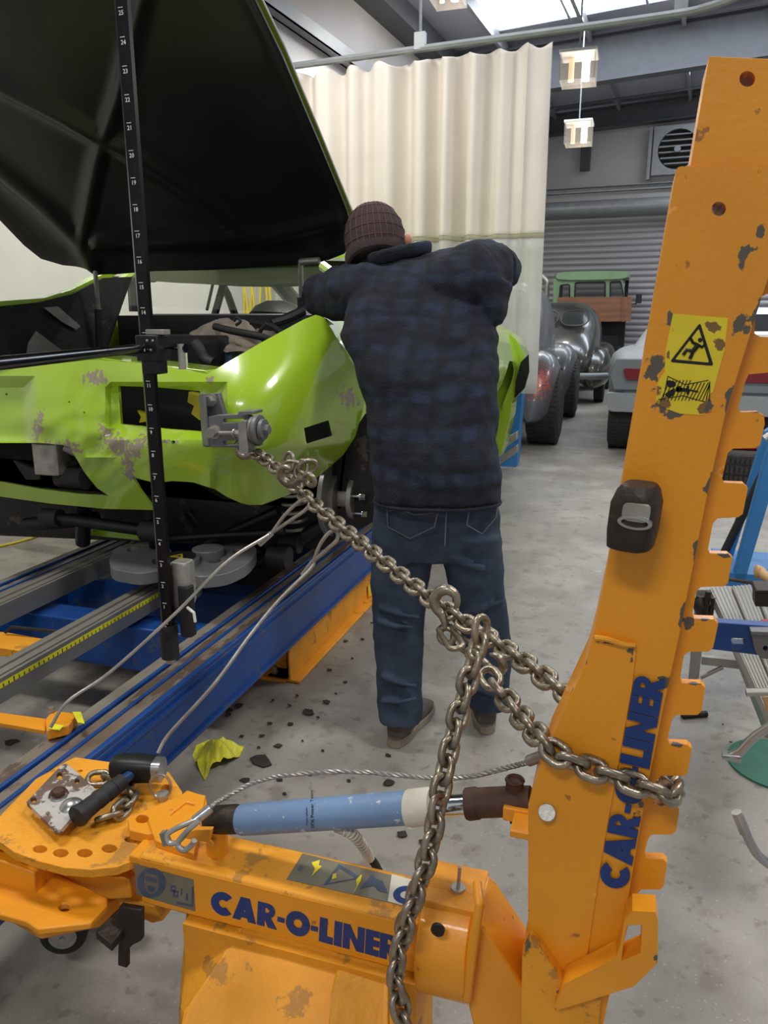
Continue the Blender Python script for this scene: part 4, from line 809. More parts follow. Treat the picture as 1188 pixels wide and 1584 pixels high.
# ================= person =================
PYB = 2.42
per = thing('person', aZ(680, 1140, 0), 'person in navy plaid jacket, blue jeans and brown quilted cap leaning over the lime car', 'person')
def pxm(p): return (V(p)-C0).dot(FW)/F
SIDE = RT.copy(); BACK = V((SIDE.y*-1, SIDE.x, 0))
def rg(x, y, Y, hw, dep, n=28, p=2.3, tilt=0):
    c = aY(x, y, Y); s = pxm(c); u = SIDE*(hw*s)+V((0, 0, tilt)); return ell(c, u, BACK*dep, n, p)
def remesh(o, vs, sm=6, disp=None, ds=.12, f=.5):
    r = o.modifiers.new('r', 'REMESH'); r.mode = 'VOXEL'; r.voxel_size = vs; r.use_smooth_shade = True
    s = o.modifiers.new('s', 'SMOOTH'); s.iterations = sm; s.factor = f
    if disp:
        tx = bpy.data.textures.new('folds', 'CLOUDS'); tx.noise_scale = ds; d = o.modifiers.new('d', 'DISPLACE'); d.texture = tx; d.strength = disp; d.mid_level = .5; d.texture_coords = 'LOCAL'
# jacket
bm = nb()
loft(bm, [rg(676, 773, 2.36, 96, .135), rg(675, 740, 2.365, 99, .15), rg(671, 690, 2.38, 99, .155), rg(668, 630, 2.41, 102, .155), rg(660, 570, 2.44, 108, .155), rg(648, 518, 2.48, 120, .15), rg(646, 468, 2.52, 108, .135), rg(648, 428, 2.55, 86, .11, tilt=.008), rg(637, 405, 2.58, 56, .085, tilt=.012), rg(618, 392, 2.6, 38, .07, tilt=.015)])
LS = aY(578, 452, 2.53); LE = aY(488, 456, 2.72); LH = aY(548, 440, 3.02)
RS = aY(722, 430, 2.53); RE = aY(768, 412, 2.66); RH = aY(668, 418, 2.98)
tube(bm, smooth_path([LS+V((.1, 0, -.06)), LS, (LS+LE)/2+V((0, 0, .0)), LE], 5), [.09, .094, .098, .1, .1, .098, .096, .092, .09, .088, .086, .084, .082, .08, .078, .076][:16], 20)
tube(bm, smooth_path([LE-(LS-LE)*0+V((.0, -.01, 0)), LE+V((.02, .07, 0)), (LE+LH)/2, LH], 5), .07, 18)
tube(bm, smooth_path([RS+V((-.1, 0, -.04)), RS, (RS+RE)/2+V((.0, 0, .012)), RE], 5), [.095, .1, .105, .105, .104, .102, .1, .098, .096, .094, .092, .09, .088, .086, .084, .082][:16], 20)
tube(bm, smooth_path([RE, RE+V((-.01, .08, 0)), (RE+RH)/2, RH], 5), .07, 18)
# armpit drop of the raised right sleeve
tube(bm, [aY(752, 440, 2.56), aY(752, 500, 2.54)], [.085, .05], 16)
# folds across the back
rnd = random.Random(3)
for P, r in (([(590, 705, 2.31), (640, 738, 2.295), (700, 742, 2.3), (750, 725, 2.33)], .022), ([(600, 655, 2.34), (660, 690, 2.315), (720, 690, 2.32), (752, 668, 2.35)], .022), ([(700, 470, 2.45), (712, 500, 2.43), (740, 520, 2.45)], .02), ([(600, 470, 2.45), (650, 492, 2.41), (700, 485, 2.42)], .018)):
    Q = smooth_path([aY(*p_) for p_ in P], 6); tube(bm, Q, [max(.004, r*math.sin(PI*(k_+.5)/len(Q))**.6) for k_ in range(len(Q))], 12)
jk = ob('jacket', bm, 'plaid', per); remesh(jk, .0075, 6, .04, .17); tx = bpy.data.textures.new('creases', 'CLOUDS'); tx.noise_scale = .05; d = jk.modifiers.new('d2', 'DISPLACE'); d.texture = tx; d.strength = .011; d.texture_coords = 'LOCAL'
bm = nb(); tube(bm, [rg(618, 398, 2.58, 44, .085, 24, tilt=.02)[k] + V((0, 0, .008)) for k in range(24)], .014, 8, closed=True, squash=1.8); o = ob('collar', bm, 'plaid', per); remesh(o, .006, 3)
bm = nb(); tube(bm, [p+V((0, 0, .004)) for p in rg(676, 776, 2.36, 97, .137, 40)], .006, 8, closed=True); ob('jacket_hem', bm, 'plaid', jk)

# jeans
bm = nb()
loft(bm, [rg(675, 735, 2.39, 90, .11), rg(675, 770, 2.39, 96, .125), rg(675, 800, 2.4, 98, .13), rg(675, 830, 2.4, 98, .125), rg(675, 858, 2.4, 94, .11)])
LL = [rg(626, 820, 2.4, 50, .12), rg(622, 860, 2.4, 49, .115), rg(618, 900, 2.39, 45, .1), rg(616, 945, 2.38, 40, .09), rg(617, 985, 2.375, 39, .085), rg(618, 1030, 2.37, 36, .08), rg(618, 1062, 2.36, 35, .08), rg(619, 1090, 2.345, 36, .083), rg(619, 1108, 2.335, 35, .085)]
RL = [rg(726, 820, 2.42, 48, .12), rg(729, 860, 2.44, 47, .115), rg(736, 900, 2.46, 44, .1), rg(744, 945, 2.48, 41, .09), rg(752, 985, 2.5, 38, .085), rg(757, 1025, 2.51, 34, .08), rg(756, 1055, 2.515, 32, .08), rg(755, 1075, 2.505, 33, .083), rg(753, 1088, 2.5, 32, .085)]
loft(bm, LL); loft(bm, RL)
for (a, b_, r, Y) in (((585, 940), (650, 955), .008, 2.29), ((583, 960), (640, 970), .01, 2.29), ((590, 1045), (645, 1062), .01, 2.285), ((588, 1085), (645, 1080), .01, 2.27), ((710, 950), (780, 930), .01, 2.38), ((725, 1060), (785, 1080), .012, 2.42), ((600, 880), (660, 850), .012, 2.29), ((690, 860), (750, 880), .012, 2.31)):
    tube(bm, [aY(*a, Y), aY((a[0]+b_[0])/2, (a[1]+b_[1])/2+4, Y-.01), aY(*b_, Y)], r, 8)
jn = ob('jeans', bm, 'jeans', per); remesh(jn, .007, 4, .014, .07)
def pocket(P, Y):
    bm = nb(); tube(bm, [aY(x, y, Y) for x, y in P], .0022, 6); return ob('pocket_stitching', bm, 'jeansdk', jn)
pocket([(598, 778), (600, 815), (634, 833), (672, 815), (680, 780)], 2.245); pocket([(728, 778), (722, 812), (746, 826), (768, 800), (770, 785)], 2.275)
pocket([(601, 790), (620, 788), (640, 796), (660, 795), (677, 792)], 2.247)
pocket([(692, 776), (690, 800), (688, 845)], 2.255)
# body under the clothes
bm = nb()
loft(bm, [rg(675, 840, 2.41, 70, .08), rg(675, 780, 2.4, 80, .1), rg(670, 640, 2.42, 78, .1), rg(655, 500, 2.5, 82, .1), rg(645, 430, 2.56, 62, .07), rg(618, 396, 2.6, 26, .055), rg(606, 380, 2.63, 25, .055)])
hd = aY(586, 385, 2.66); rings = []
for z_, r_ in ((-.13, .03), (-.11, .05), (-.06, .066), (0, .072), (.05, .068), (.08, .05), (.1, .02)):
    rings.append(ell(hd+V((-.01, .02, z_)), SIDE*r_, BACK*(r_*1.2), 20))
loft(bm, rings)
for pts, r in (([LS+V((.08, 0, 0)), LS, LE], .045), ([LE, LH], [.04, .03]), ([RS+V((-.08, 0, 0)), RS, RE], .045), ([RE, RH], [.04, .03])): tube(bm, pts, r, 14)
for A_ in (LL, RL):
    cs_ = [sum(r, V())/len(r) for r in A_]; tube(bm, cs_, [.075, .07, .065, .055, .05, .045, .04, .035, .033], 16)
# hands: palm, four curled fingers and a thumb each
def hand(h, d, side):
    d = V(d).normalized(); dn = V((0, 0, -1)); sx = d.cross(dn).normalized()*side
    loft(bm, [ell(h+d*t_, sx*w_, dn*th, 16, 3) for t_, w_, th in ((-.02, .028, .022), (.02, .038, .018), (.08, .042, .015), (.095, .036, .012))])
    for i, ln in enumerate((.07, .08, .075, .06)):
        b0_ = h+d*.085+sx*(.03-.02*i); tube(bm, smooth_path([b0_, b0_+d*ln*.5+dn*.01, b0_+d*ln*.8+dn*.03, b0_+d*ln*.85+dn*.05], 4), .0085, 8)
    b0_ = h+d*.01+sx*.03; tube(bm, smooth_path([b0_, b0_+sx*.03+d*.03+dn*.01, b0_+sx*.03+d*.06+dn*.025], 4), .0105, 8)
hand(LH, (.75, .45, -.1), 1); hand(RH, (-.6, .6, -.15), -1)
tube(bm, [hd+V((0, .09, .0)), hd+V((0, .125, -.02)), hd+V((0, .1, -.035))], [.01, .016, .012], 8)   # nose
for s in (-1, 1):
    tube(bm, [hd+SIDE*(s*.074)+V((0, .0, .015-.012)), hd+SIDE*(s*.09)+V((0, 0, -.0)), hd+SIDE*(s*.078)+V((0, .0, -.04))], [.012, .016, .01], 8)
body = ob('body', bm, 'skin', per); remesh(body, .006, 3)
bm = nb()
for s in (-1, 1): q = hd+SIDE*(s*.03)+V((0, .108, .01)); bmesh.ops.create_uvsphere(bm, u_segments=10, v_segments=8, radius=.011, matrix=M.Translation(q))
ob('eye', bm, 'label_white', body)
bm = nb(); tube(bm, [hd+SIDE*-.025+V((0, .1, -.065)), hd+V((0, .108, -.066)), hd+SIDE*.025+V((0, .1, -.065))], .006, 8); ob('mouth', bm, mat('lips', (160, 90, 84), .5), body)
# cap
bm = nb(); cc = aY(580, 372, 2.62); s_ = pxm(cc)
axis = (V((-.2, .25, 1))).normalized(); ux = (SIDE-axis*SIDE.dot(axis)).normalized(); uy = axis.cross(ux)
rings = []
for k in range(12):
    t_ = k/11; z_ = -.075+.2*t_; r_ = .107*math.sqrt(max(0.02, 1-max(0, (t_-.35)/.66)**2.3)) if t_ > .35 else .1+.007*t_/.35
    if t_ < .1: r_ = .09
    rings.append(ell(cc+axis*z_, ux*(r_*.97), uy*(r_*1.06), 32))
loft(bm, rings); cp = ob('cap', bm, 'cap', per); sm = cp.modifiers.new('s', 'SUBSURF'); sm.levels = 1; sm.render_levels = 2
bm = nb()
for i in range(-4, 5):
    pts = []
    for k in range(2, 12):
        r = rings[k]; c_ = sum(r, V())/len(r); rr = (r[0]-c_).length; rb = (r[8]-c_).length; f = i/5.2
        pts.append(c_+ux*(rr*f)-uy*(rb*math.sqrt(max(0, 1-f*f))*1.003))
    tube(bm, pts, .0011, 5)
for k in (3, 5, 7, 9):
    tube(bm, [p+(p-sum(rings[k], V())/32)*.006 for p in rings[k]], .0012, 5, closed=True)
ob('quilting', bm, 'capline', cp)
bm = nb(); c_ = cc+axis*-.05; pts = [c_+ux*(.098*math.cos(a))+uy*(.1*math.sin(a))-axis*(.012+.02*math.sin(a*1)) for a in [2*PI*k/32 for k in range(32)]]; tube(bm, pts, .011, 8, closed=True, squash=2.0); ob('cap_band', bm, 'cap', cp)
bm = nb(); slab(bm, [(585, 398), (600, 384), (622, 379), (634, 378), (628, 388), (610, 394), (592, 404)], [], lambda x, y: aY(x, y, 2.53+(x-585)*.0006), (0, .008, 0), 6); ob('cap_flap', bm, 'cap', cp)
bm = nb()
for c0_, a_, b_ in (((556, 414), 7, 9), ((631, 371), 7, 9)):
    q = aY(c0_[0], c0_[1], 2.6); bmesh.ops.create_uvsphere(bm, u_segments=14, v_segments=10, radius=.016, matrix=M.Translation(q) @ M.Diagonal((.8, .6, 1.2, 1)))
ob('ear', bm, 'skin', body)
bm = nb(); loft(bm, [ell(hd+V((-.0, -.02, z_)), SIDE*r_, BACK*r_*1.15, 20) for z_, r_ in ((-.07, .07), (-.02, .083), (.03, .082))]); ob('hair', bm, mat('dark hair', (50, 42, 38), .9), body)
# shoes
def shoe(cx_, cy_, Y, ang, nm):
    c = aZ(cx_, cy_, 0); c.z = 0; d = V((math.sin(ang), math.cos(ang), 0)); sd = V((d.y, -d.x, 0))
    def sec_(u, w_, z0_, z1_): return ell(c+d*u+V((0, 0, (z0_+z1_)/2)), sd*w_, V((0, 0, (z1_-z0_)/2)), 20, 2.6)
    bm = nb(); loft(bm, [sec_(u, w_, .02, h_) for u, w_, h_ in ((-.005, .03, .07), (.01, .038, .1), (.06, .042, .11), (.12, .044, .1), (.18, .05, .075), (.24, .05, .06), (.28, .035, .045))]); o = ob('shoe', bm, 'shoe', per)
    bm = nb(); loft(bm, [ell(c+d*u+V((0, 0, z_)), sd*w_, V((0, 0, .0))+d*.001, 4) for u, w_, z_ in ()] or [[c+d*u+sd*w_+V((0, 0, z_)) for u, w_ in ((-.02, -.025), (-.03, 0), (-.02, .025), (.04, .042), (.12, .04), (.2, .052), (.27, .045), (.295, .0), (.27, -.045), (.2, -.05), (.12, -.04), (.04, -.042))] for z_ in (0, .03)]); ob('sole', bm, 'sole', o, bev=.004)
shoe(612, 1152, 2.32, .12, 'l'); shoe(752, 1131, 2.49, -.32, 'r')
# ================= pulling tower =================
YF = 1.02; ZB = .5
tw = thing('pulling_tower', aZ(700, 1560, .0), 'orange hydraulic pulling tower with notched upright, horizontal boom and blue ram', 'pulling tower')
WE = [(1171, 480, 6, 45, 12), (1140, 505, 8, 30, 12), (1128, 622, 9, 26, 18), (1102, 745, 9, 24, 16), (1076, 855, 9, 22, 18), (1150, 395, 10, 24, 16), (1060, 950, 8, 22, 10), (1028, 1055, 14, 12, 0), (985, 1260, 7, 30, 16), (948, 800, 5, 30, 12), (1182, 360, 8, 22, 10), (925, 1020, 5, 10, 0), (890, 1070, 5, 14, 30), (1012, 575, 16, 30, 0), (1098, 535, 28, 20, 10), (1030, 635, 30, 9, 20), (1092, 625, 14, 14, 0), (1040, 500, 8, 30, 0)]
main = [(1047, 257), (1290, 262), (1215, 350), (1178, 460), (1122, 640), (1095, 760), (1075, 860), (1050, 985), (1027, 1090), (997, 1240), (975, 1370), (955, 1480), (930, 1600), (805, 1600), (808, 1470), (817, 1460), (817, 1245), (842, 1165), (905, 1030), (917, 985), (935, 900)]
up = ob('upright', slab(nb(), rounded(main, 8, 3, {0}), [circ(1112, 323, 11, 24)], pY(1.0), (0, .105, 0), 14, wear=WE), 'orange', tw, bev=.004)
bm = nb(); slab(bm, [(1067, 262), (1097, 87), (1300, 96), (1290, 270)], [circ(1156, 122, 12, 24)], pY(1.008), (0, .09, 0), 20); ob('extension', bm, 'orange', tw, bev=.004)
bm = nb(); slab(bm, rounded([(918, 984), (935, 986), (985, 998), (978, 1060), (930, 1330), (905, 1500), (880, 1540), (820, 1470), (817, 1245), (842, 1165), (905, 1030)], 5), [], pY(.996), (0, .005, 0), 14, wear=[(975, 1005, 6, 20, 0), (940, 990, 30, 4, 10), (972, 1050, 4, 16, 10), (915, 1010, 3, 20, 30)]); ob('reinforcing_plate', bm, 'orange', up, bev=.003)
bm = nb(); tube(bm, smooth_path([aY(920, 986, .993), aY(940, 989, .991), aY(962, 996, .993), aY(983, 999, .993)], 5), .004, 8); ob('weld_bead', bm, 'orange_dirty', up)
teeth = [(1188, 462, 1260, 470)]
rack = [(1290, 262), (1240, 420), (1192, 452), (1176, 460), (1170, 466), (1167, 516), (1176, 521), (1260, 524), (1262, 574), (1230, 573), (1158, 579), (1153, 590), (1142, 632), (1146, 638), (1172, 637), (1182, 643), (1183, 655), (1176, 688), (1168, 693), (1134, 694), (1126, 700), (1117, 740), (1120, 747), (1150, 748), (1157, 755), (1149, 795), (1142, 800), (1110, 802), (1103, 809), (1095, 850), (1098, 856), (1126, 857), (1133, 863), (1126, 902), (1120, 907), (1085, 908), (1077, 914), (1071, 950), (1074, 957), (1104, 958), (1111, 965), (1103, 1002), (1096, 1008), (1066, 1008), (1058, 1014), (1052, 1050), (1055, 1057), (1084, 1058), (1091, 1064), (1085, 1100), (1079, 1106), (1047, 1106), (1040, 1112), (1032, 1145), (1035, 1151), (1063, 1152), (1070, 1158), (1064, 1195), (1058, 1200), (1022, 1200), (1017, 1206), (1008, 1238), (1012, 1244), (1044, 1245), (1051, 1251), (1046, 1285), (1040, 1291), (1008, 1291), (1003, 1297), (996, 1322), (999, 1328), (1026, 1329), (1032, 1335), (1027, 1370), (1022, 1376), (992, 1376), (986, 1382), (977, 1409), (955, 1500), (930, 1500), (960, 1300), (1040, 900), (1110, 640), (1180, 380)]
bm = nb(); slab(bm, rack, [], pY(1.03), (0, .014, 0), 14, wear=[(x_, y_, 12, 3, 0) for x_, y_ in ((1165, 638), (1140, 748), (1118, 857), (1092, 958), (1075, 1058), (1050, 1151), (1032, 1245), (1015, 1328))]+[(1062, 965, 12, 30, 0)]); ob('tooth_rack', bm, 'orange', tw, bev=.003)
bm = nb(); cyl(bm, aY(846, 1257, .988), aY(846, 1257, 1.0), .0125, n=28); ob('hinge_pin', bm, 'zinc', tw, bev=.001)
# sticker
st = slab(nb(), [(1041, 485), (1126, 492), (1121, 540), (1103, 606), (1096, 612), (1088, 642), (1052, 640), (1030, 632), (1014, 622), (1018, 590), (1028, 575), (1030, 540)], [], pY(.9990), (0, .001, 0), 6, wear=[(1105, 505, 18, 8, 10), (1114, 530, 12, 16, 0), (1035, 545, 6, 10, 0), (1028, 625, 14, 6, 20), (1090, 632, 12, 10, 0), (1043, 510, 5, 8, 0), (1020, 600, 5, 12, 0)])
st = ob('warning_sticker', st, 'yellow', tw)
fS = pY(.9984); tk = (0, .0006, 0)
bm = nb(); slab(bm, rounded([(1036, 560), (1083, 499), (1104, 566)], 5), [rounded([(1044, 556), (1081, 508), (1097, 561)], 3)], fS, tk)
def limb(bm, pts, r=.0022): tube(bm, [fS(*p) for p in pts], r, 6)
slab(bm, circ(1083, 526, 3.4, 12, 3.6), [], fS, tk)
limb(bm, [(1068, 523), (1072, 530), (1079, 533)], .0018); limb(bm, [(1080, 533), (1072, 543)], .003); limb(bm, [(1079, 533), (1086, 537), (1090, 533)], .0018); limb(bm, [(1072, 543), (1062, 541), (1057, 549)], .0022); limb(bm, [(1072, 543), (1070, 549), (1067, 555)], .0022)
ob('falling_person_symbol', bm, 'ink', st)
bm = nb()
for k in range(15):
    x_ = 1022+k*5.4; limb(bm, [(x_, 620-(k % 2)), (min(x_+14, 1098), 588+(0 if k < 7 else 4))], .0005)
limb(bm, [(1033, 582), (1060, 595), (1096, 588)], .0005); limb(bm, [(1018, 618), (1056, 612), (1092, 622)], .0005); limb(bm, [(1033, 582), (1026, 617)], .0005); limb(bm, [(1098, 590), (1092, 622)], .0005)
slab(bm, rounded([(1032, 588), (1044, 590), (1046, 597), (1036, 600), (1031, 596)], 2), [], fS, tk); slab(bm, rounded([(1028, 610), (1036, 604), (1044, 600), (1044, 610), (1034, 616)], 2), [], fS, tk); slab(bm, [(1046, 599), (1066, 601), (1066, 606), (1046, 606)], [], fS, tk); slab(bm, circ(1050, 602, 5), [], fS, tk); limb(bm, [(1066, 603), (1080, 606)], .001); slab(bm, [(1062, 597), (1066, 597), (1066, 610), (1062, 610)], [], fS, tk)
ob('crushed_hand_symbol', bm, 'ink', st)
bm = nb(); lettering(bm, 'CAR-O-LINER', quadmap([(971, 1377), (1029, 1052), (983, 1040), (925, 1368)], pY(.9958)), (0, .0012, 0)); ob('lettering', bm, 'navy', up, smooth=False, label='dark blue maker name lettering')
# boom
fB = pY(YF); zt = aY(400, 1369, YF).z; zb_ = aY(400, 1445, YF).z; xa = aY(212, 1321, YF).x; xb = aY(650, 1428, YF).x
bm = nb(); boxb(bm, (xa, YF, zb_), (xb, YF+.105, zt)); bo = ob('boom', bm, 'orange_dirty', tw, bev=.006)
bm = nb(); boxb(bm, (xa+.003, YF-.0008, zb_+.006), (xb, YF, zt-.006)); ob('boom_side', bm, 'orange', bo, smooth=False)
bm = nb(); lettering(bm, 'CAR-O-LINER', quadmap([(326, 1411), (616, 1489), (618, 1450), (328, 1376)], pY(YF-.0014)), (0, .0012, 0)); ob('lettering', bm, 'navy', bo, smooth=False, label='dark blue maker name lettering')
pf = pY(YF-.0016)
bm = nb(); slab(bm, [(208, 1336), (299, 1361), (302, 1410), (211, 1384)], [], pf, (0, .001, 0)); pl = ob('safety_label', bm, 'plate', bo)
pf2 = pY(YF-.0022)
bm = nb(); slab(bm, circ(234, 1366, 22, 28, 23), [rounded([(223, 1350), (244, 1354), (246, 1372), (238, 1384), (228, 1382), (222, 1370)], 4)], pf2, (0, .0005, 0)); slab(bm, rounded([(225, 1356), (243, 1360), (242, 1366), (225, 1362)], 2), [], pf2, (0, .0005, 0)); slab(bm, rounded([(227, 1370), (241, 1373), (237, 1381), (230, 1379)], 2), [], pf2, (0, .0005, 0)); 
for x_, y_, w_ in ((264, 1369, 8), (268, 1377, 8), (280, 1374, 2), (288, 1382, 3)): slab(bm, [(x_, y_), (x_+w_, y_+2), (x_+w_-1, y_+12), (x_-1, y_+10)], [(circ(x_+w_/2, y_+6, w_*.28, 8))], pf2, (0, .0005, 0))
slab(bm, [(273, 1395), (296, 1400), (297, 1372), (299, 1372), (299, 1403), (273, 1398)], [], pf2, (0, .0005, 0)); ob('mask_symbol', bm, 'plateblue', pl)
ztp = zt+.0008; pt = pZ(ztp)
bm = nb(); slab(bm, [(443, 1360), (468, 1320), (640, 1362), (622, 1400)], [], pt, (0, 0, -.001)); pl = ob('top_label', bm, 'plate', bo)
pt2 = pZ(ztp+.0006)
bm = nb(); slab(bm, [(606, 1352), (640, 1361), (622, 1400), (600, 1394)], [circ(0, 0, .1, 4)][:0], pt2, (0, 0, -.0004)); ob('white_label', bm, 'white', pl)
bm = nb(); slab(bm, circ(628, 1384, 20, 24, 14), [circ(628, 1384, 9, 16, 6)], pZ(ztp+.0012), (0, 0, -.0004)); ob('mandatory_symbol', bm, 'navy', pl)
bm = nb(); slab(bm, [(500, 1369), (524, 1336), (560, 1358)], [[(508, 1366), (525, 1343), (550, 1358)]], pt2, (0, 0, -.0004)); ob('hazard_triangle', bm, 'plateblue', pl, smooth=False); bm = nb(); slab(bm, [(556, 1375), (575, 1352), (582, 1360), (592, 1362), (600, 1382), (585, 1378), (578, 1370)], [], pt2, (0, 0, -.0004)); ob('hazard_symbol', bm, 'plateblue', pl, smooth=False); bm = nb(); text_bm(bm, '10t', aZ(464, 1337, ztp+.0004), aZ(456, 1365, ZB)-aZ(468, 1335, ZB), aZ(490, 1340, ZB)-aZ(464, 1337, ZB), .012); ob('capacity_print', bm, 'plateblue', pl, smooth=False)
for P in ([(482, 1334), (495, 1330), (493, 1338), (498, 1340), (482, 1355), (487, 1344)], [(515, 1352), (520, 1350), (520, 1358), (513, 1360)], [(551, 1360), (560, 1352), (558, 1362), (545, 1384), (552, 1370)]): bm = nb(); slab(bm, P, [], pZ(ztp+.001), (0, 0, -.0004)); ob('torn_yellow_print', bm, 'yellow', pl)
# collar and pin
cz = (zt+zb_)/2-.005; cy = YF+.06; x0_ = aY(640, 1450, YF-.04).x; x1_ = aY(730, 1450, YF-.04).x
R_c = .098
bm = nb(); cyl(bm, (x0_, cy, cz), (x1_-.01, cy, cz), R_c, n=48); cyl(bm, (x1_-.01, cy, cz), (x1_, cy, cz), R_c, R_c*.95, n=48); box(bm, ((x0_+x1_)/2, cy, cz+R_c-.012), (x1_-x0_, .1, .02)); col = ob('collar', bm, 'orange', tw, bev=.003)
bm = nb(); q = V(((x0_*.45+x1_*.55), cy-.01, cz+R_c-.003)); cyl(bm, q, q+V((0, 0, .006)), .012); tube(bm, [q+V((.0, 0, 0)), q+V((.002, 0, .045))], .003, 8); pin = ob('lock_pin', bm, 'zinc', col)
bm = nb(); an = math.radians(-155); q = aY(677, 1439, cy-R_c*.985); cyl(bm, q+V((0, -.0015, 0)), q+V((0, .004, 0)), .011, n=20); ob('bolt_hole', bm, 'darksteel', col)
# knee between collar and upright
bm = nb(); slab(bm, [(735, 1425), (748, 1436), (812, 1530), (812, 1600), (735, 1600), (725, 1560), (728, 1430)], [], pY(YF-.01), (0, .11, 0)); ob('knee_box', bm, 'orange', tw, bev=.004)
bm = nb(); tube(bm, [aY(722, 1545, YF-.03), aY(735, 1440, YF-.03), aY(742, 1400, YF-.02), aY(738, 1365, YF+.02)], .008, 8); ob('weld_gusset', bm, 'orange', tw, bev=.002)
bm = nb(); slab(bm, [(805, 1600), (808, 1480), (820, 1452), (832, 1462), (872, 1522), (858, 1563), (900, 1550), (930, 1540), (925, 1600)], [], pY(.975), (0, .12, 0), 14, wear=[(816, 1470, 5, 16, 20), (868, 1535, 4, 12, 30)]); ob('foot_block', bm, 'orange_dirty', tw, bev=.005)
bm = nb(); slab(bm, [(966, 1424), (978, 1409), (1014, 1411), (1018, 1424), (1017, 1490), (981, 1526), (862, 1563), (858, 1556), (873, 1522), (953, 1482), (960, 1460)], [[(970, 1432), (993, 1430), (991, 1474), (961, 1487), (964, 1462)]], pY(.96), (0, .035, 0), 10, wear=[(990, 1520, 16, 3, -35), (1015, 1480, 3, 12, 0)]); ob('pull_handle', bm, 'orange', tw, bev=.005)
# boom foot housing
bm = nb(); zf = zb_
A_ = [aY(288, 1412, YF), aY(372, 1438, YF), aY(560, 1490, YF), aY(606, 1505, YF)]
v0 = aY(290, 1418, YF); v1 = aY(277, 1556, YF-.06); v2 = aY(368, 1438, YF); v3 = aY(286, 1566, YF-.1); 
def poly(bm, pts, vec):
    a = [bm.verts.new(V(p)) for p in pts]; b = [bm.verts.new(V(p)+V(vec)) for p in pts]; bm.faces.new(a); bm.faces.new(b[::-1])
    for i in range(len(a)): bm.faces.new((a[i], a[(i+1) % len(a)], b[(i+1) % len(a)], b[i]))
    bmesh.ops.recalc_face_normals(bm, faces=bm.faces)
bl = aY(277, 1556, YF-.05); br = aY(610, 1640, YF-.05)
poly(bm, [aY(288, 1412, YF+.08), aY(372, 1436, YF-.002), aY(284, 1570, YF-.09), aY(277, 1556, YF-.02)], (.006, .0, .002))
poly(bm, [aY(372, 1436, YF-.002), aY(600, 1498, YF-.002), aY(600, 1660, YF-.12), aY(278, 1600, YF-.14), aY(284, 1566, YF-.09)], (0, .012, 0))
poly(bm, [aY(277, 1556, YF-.02), aY(284, 1572, YF-.09), aY(278, 1600, YF-.14), aY(276, 1700, YF-.14), aY(276, 1700, YF-.02)], (.006, 0, 0))
ob('foot_housing', bm, 'orange_dirty', tw, bev=.002)
bm = nb(); poly(bm, [aY(520, 1490, YF-.01), aY(610, 1515, YF-.01), aY(612, 1640, YF-.1), aY(500, 1640, YF-.12), aY(512, 1540, YF-.07)], (0, .05, -.02)); ob('foot_cover', bm, 'orange_dirty', tw, bev=.008)
bm = nb(); poly(bm, [(xa+.1, YF-.02, 0.0), (xb, YF-.02, 0), (xb, YF+.1, 0), (xa+.1, YF+.1, 0)], (0, 0, zb_)); ob('foot_column', bm, 'orange_dirty', tw)
# turntable
zp = .475; 
tp = [(0, 1302), (22, 1318), (60, 1332), (100, 1342), (140, 1345), (180, 1341), (215, 1328), (228, 1312), (232, 1295), (262, 1288), (284, 1252), (282, 1225), (262, 1195), (243, 1184), (166, 1178), (116, 1171), (102, 1178), (55, 1205), (0, 1262), (-60, 1290), (-40, 1300)]
bm = nb(); slab(bm, tp, [circ(62, 1313, 11, 20, 6), circ(94, 1319, 12, 20, 6.5), circ(131, 1319, 12, 20, 6.5), circ(169, 1312, 12, 20, 6.5), circ(204, 1298, 11, 20, 5), circ(257, 1219, 9, 18, 6), circ(104, 1188, 4, 12, 2.5), circ(124, 1192, 4, 12, 2)], pZ(zp), (0, 0, -.018)); tt = ob('turntable_plate', bm, 'orange_dirty', tw, bev=.0015)
bm = nb(); slab(bm, [(0, 1295), (-60, 1290), (0, 1265), (50, 1220), (240, 1200), (270, 1240), (220, 1300), (150, 1325), (60, 1320)], [], pZ(zp-.045), (0, 0, -.015)); ob('lower_disc', bm, 'orange', tt)
bm = nb(); slab(bm, [(197, 1268), (204, 1262), (292, 1224), (318, 1230), (320, 1243), (292, 1282), (228, 1290), (200, 1284)], [circ(220, 1266, 10, 20, 6.5)], pZ(zp+.025), (0, 0, -.022)); slab(bm, [(228, 1268), (290, 1222), (318, 1231), (300, 1320), (240, 1300)], [[(262, 1260), (288, 1240), (302, 1244), (278, 1268)]], pZ(zp+.03), (0, 0, -.02)); ob('swivel_lug', bm, 'orange', tw, bev=.002)
bm = nb(); boxb(bm, (xa-.02, YF+.0, zt-.02), (xa+.06, YF+.1, zt-.003)); ob('clevis_block', bm, 'orange', tw, bev=.003)
bm = nb(); slab(bm, [(-60, 1310), (52, 1350), (58, 1428), (40, 1422), (-60, 1390)], [], pY(aZ(20, 1330, .45).y), (0, .2, 0)); ob('bracket_side', bm, 'orange', tw, bev=.003)
bm = nb(); slab(bm, [(-60, 1398), (40, 1425), (58, 1437), (140, 1428), (165, 1400), (167, 1388), (75, 1345), (50, 1380), (-60, 1350)], [circ(100, 1403, 9, 16, 6)], pZ(.385), (0, 0, -.014)); slab(bm, [(-60, 1355), (30, 1330), (210, 1360), (214, 1372), (160, 1400), (60, 1420)], [], pZ(.33), (0, 0, -.05)); ob('bracket_base', bm, 'orange', tw, bev=.003)
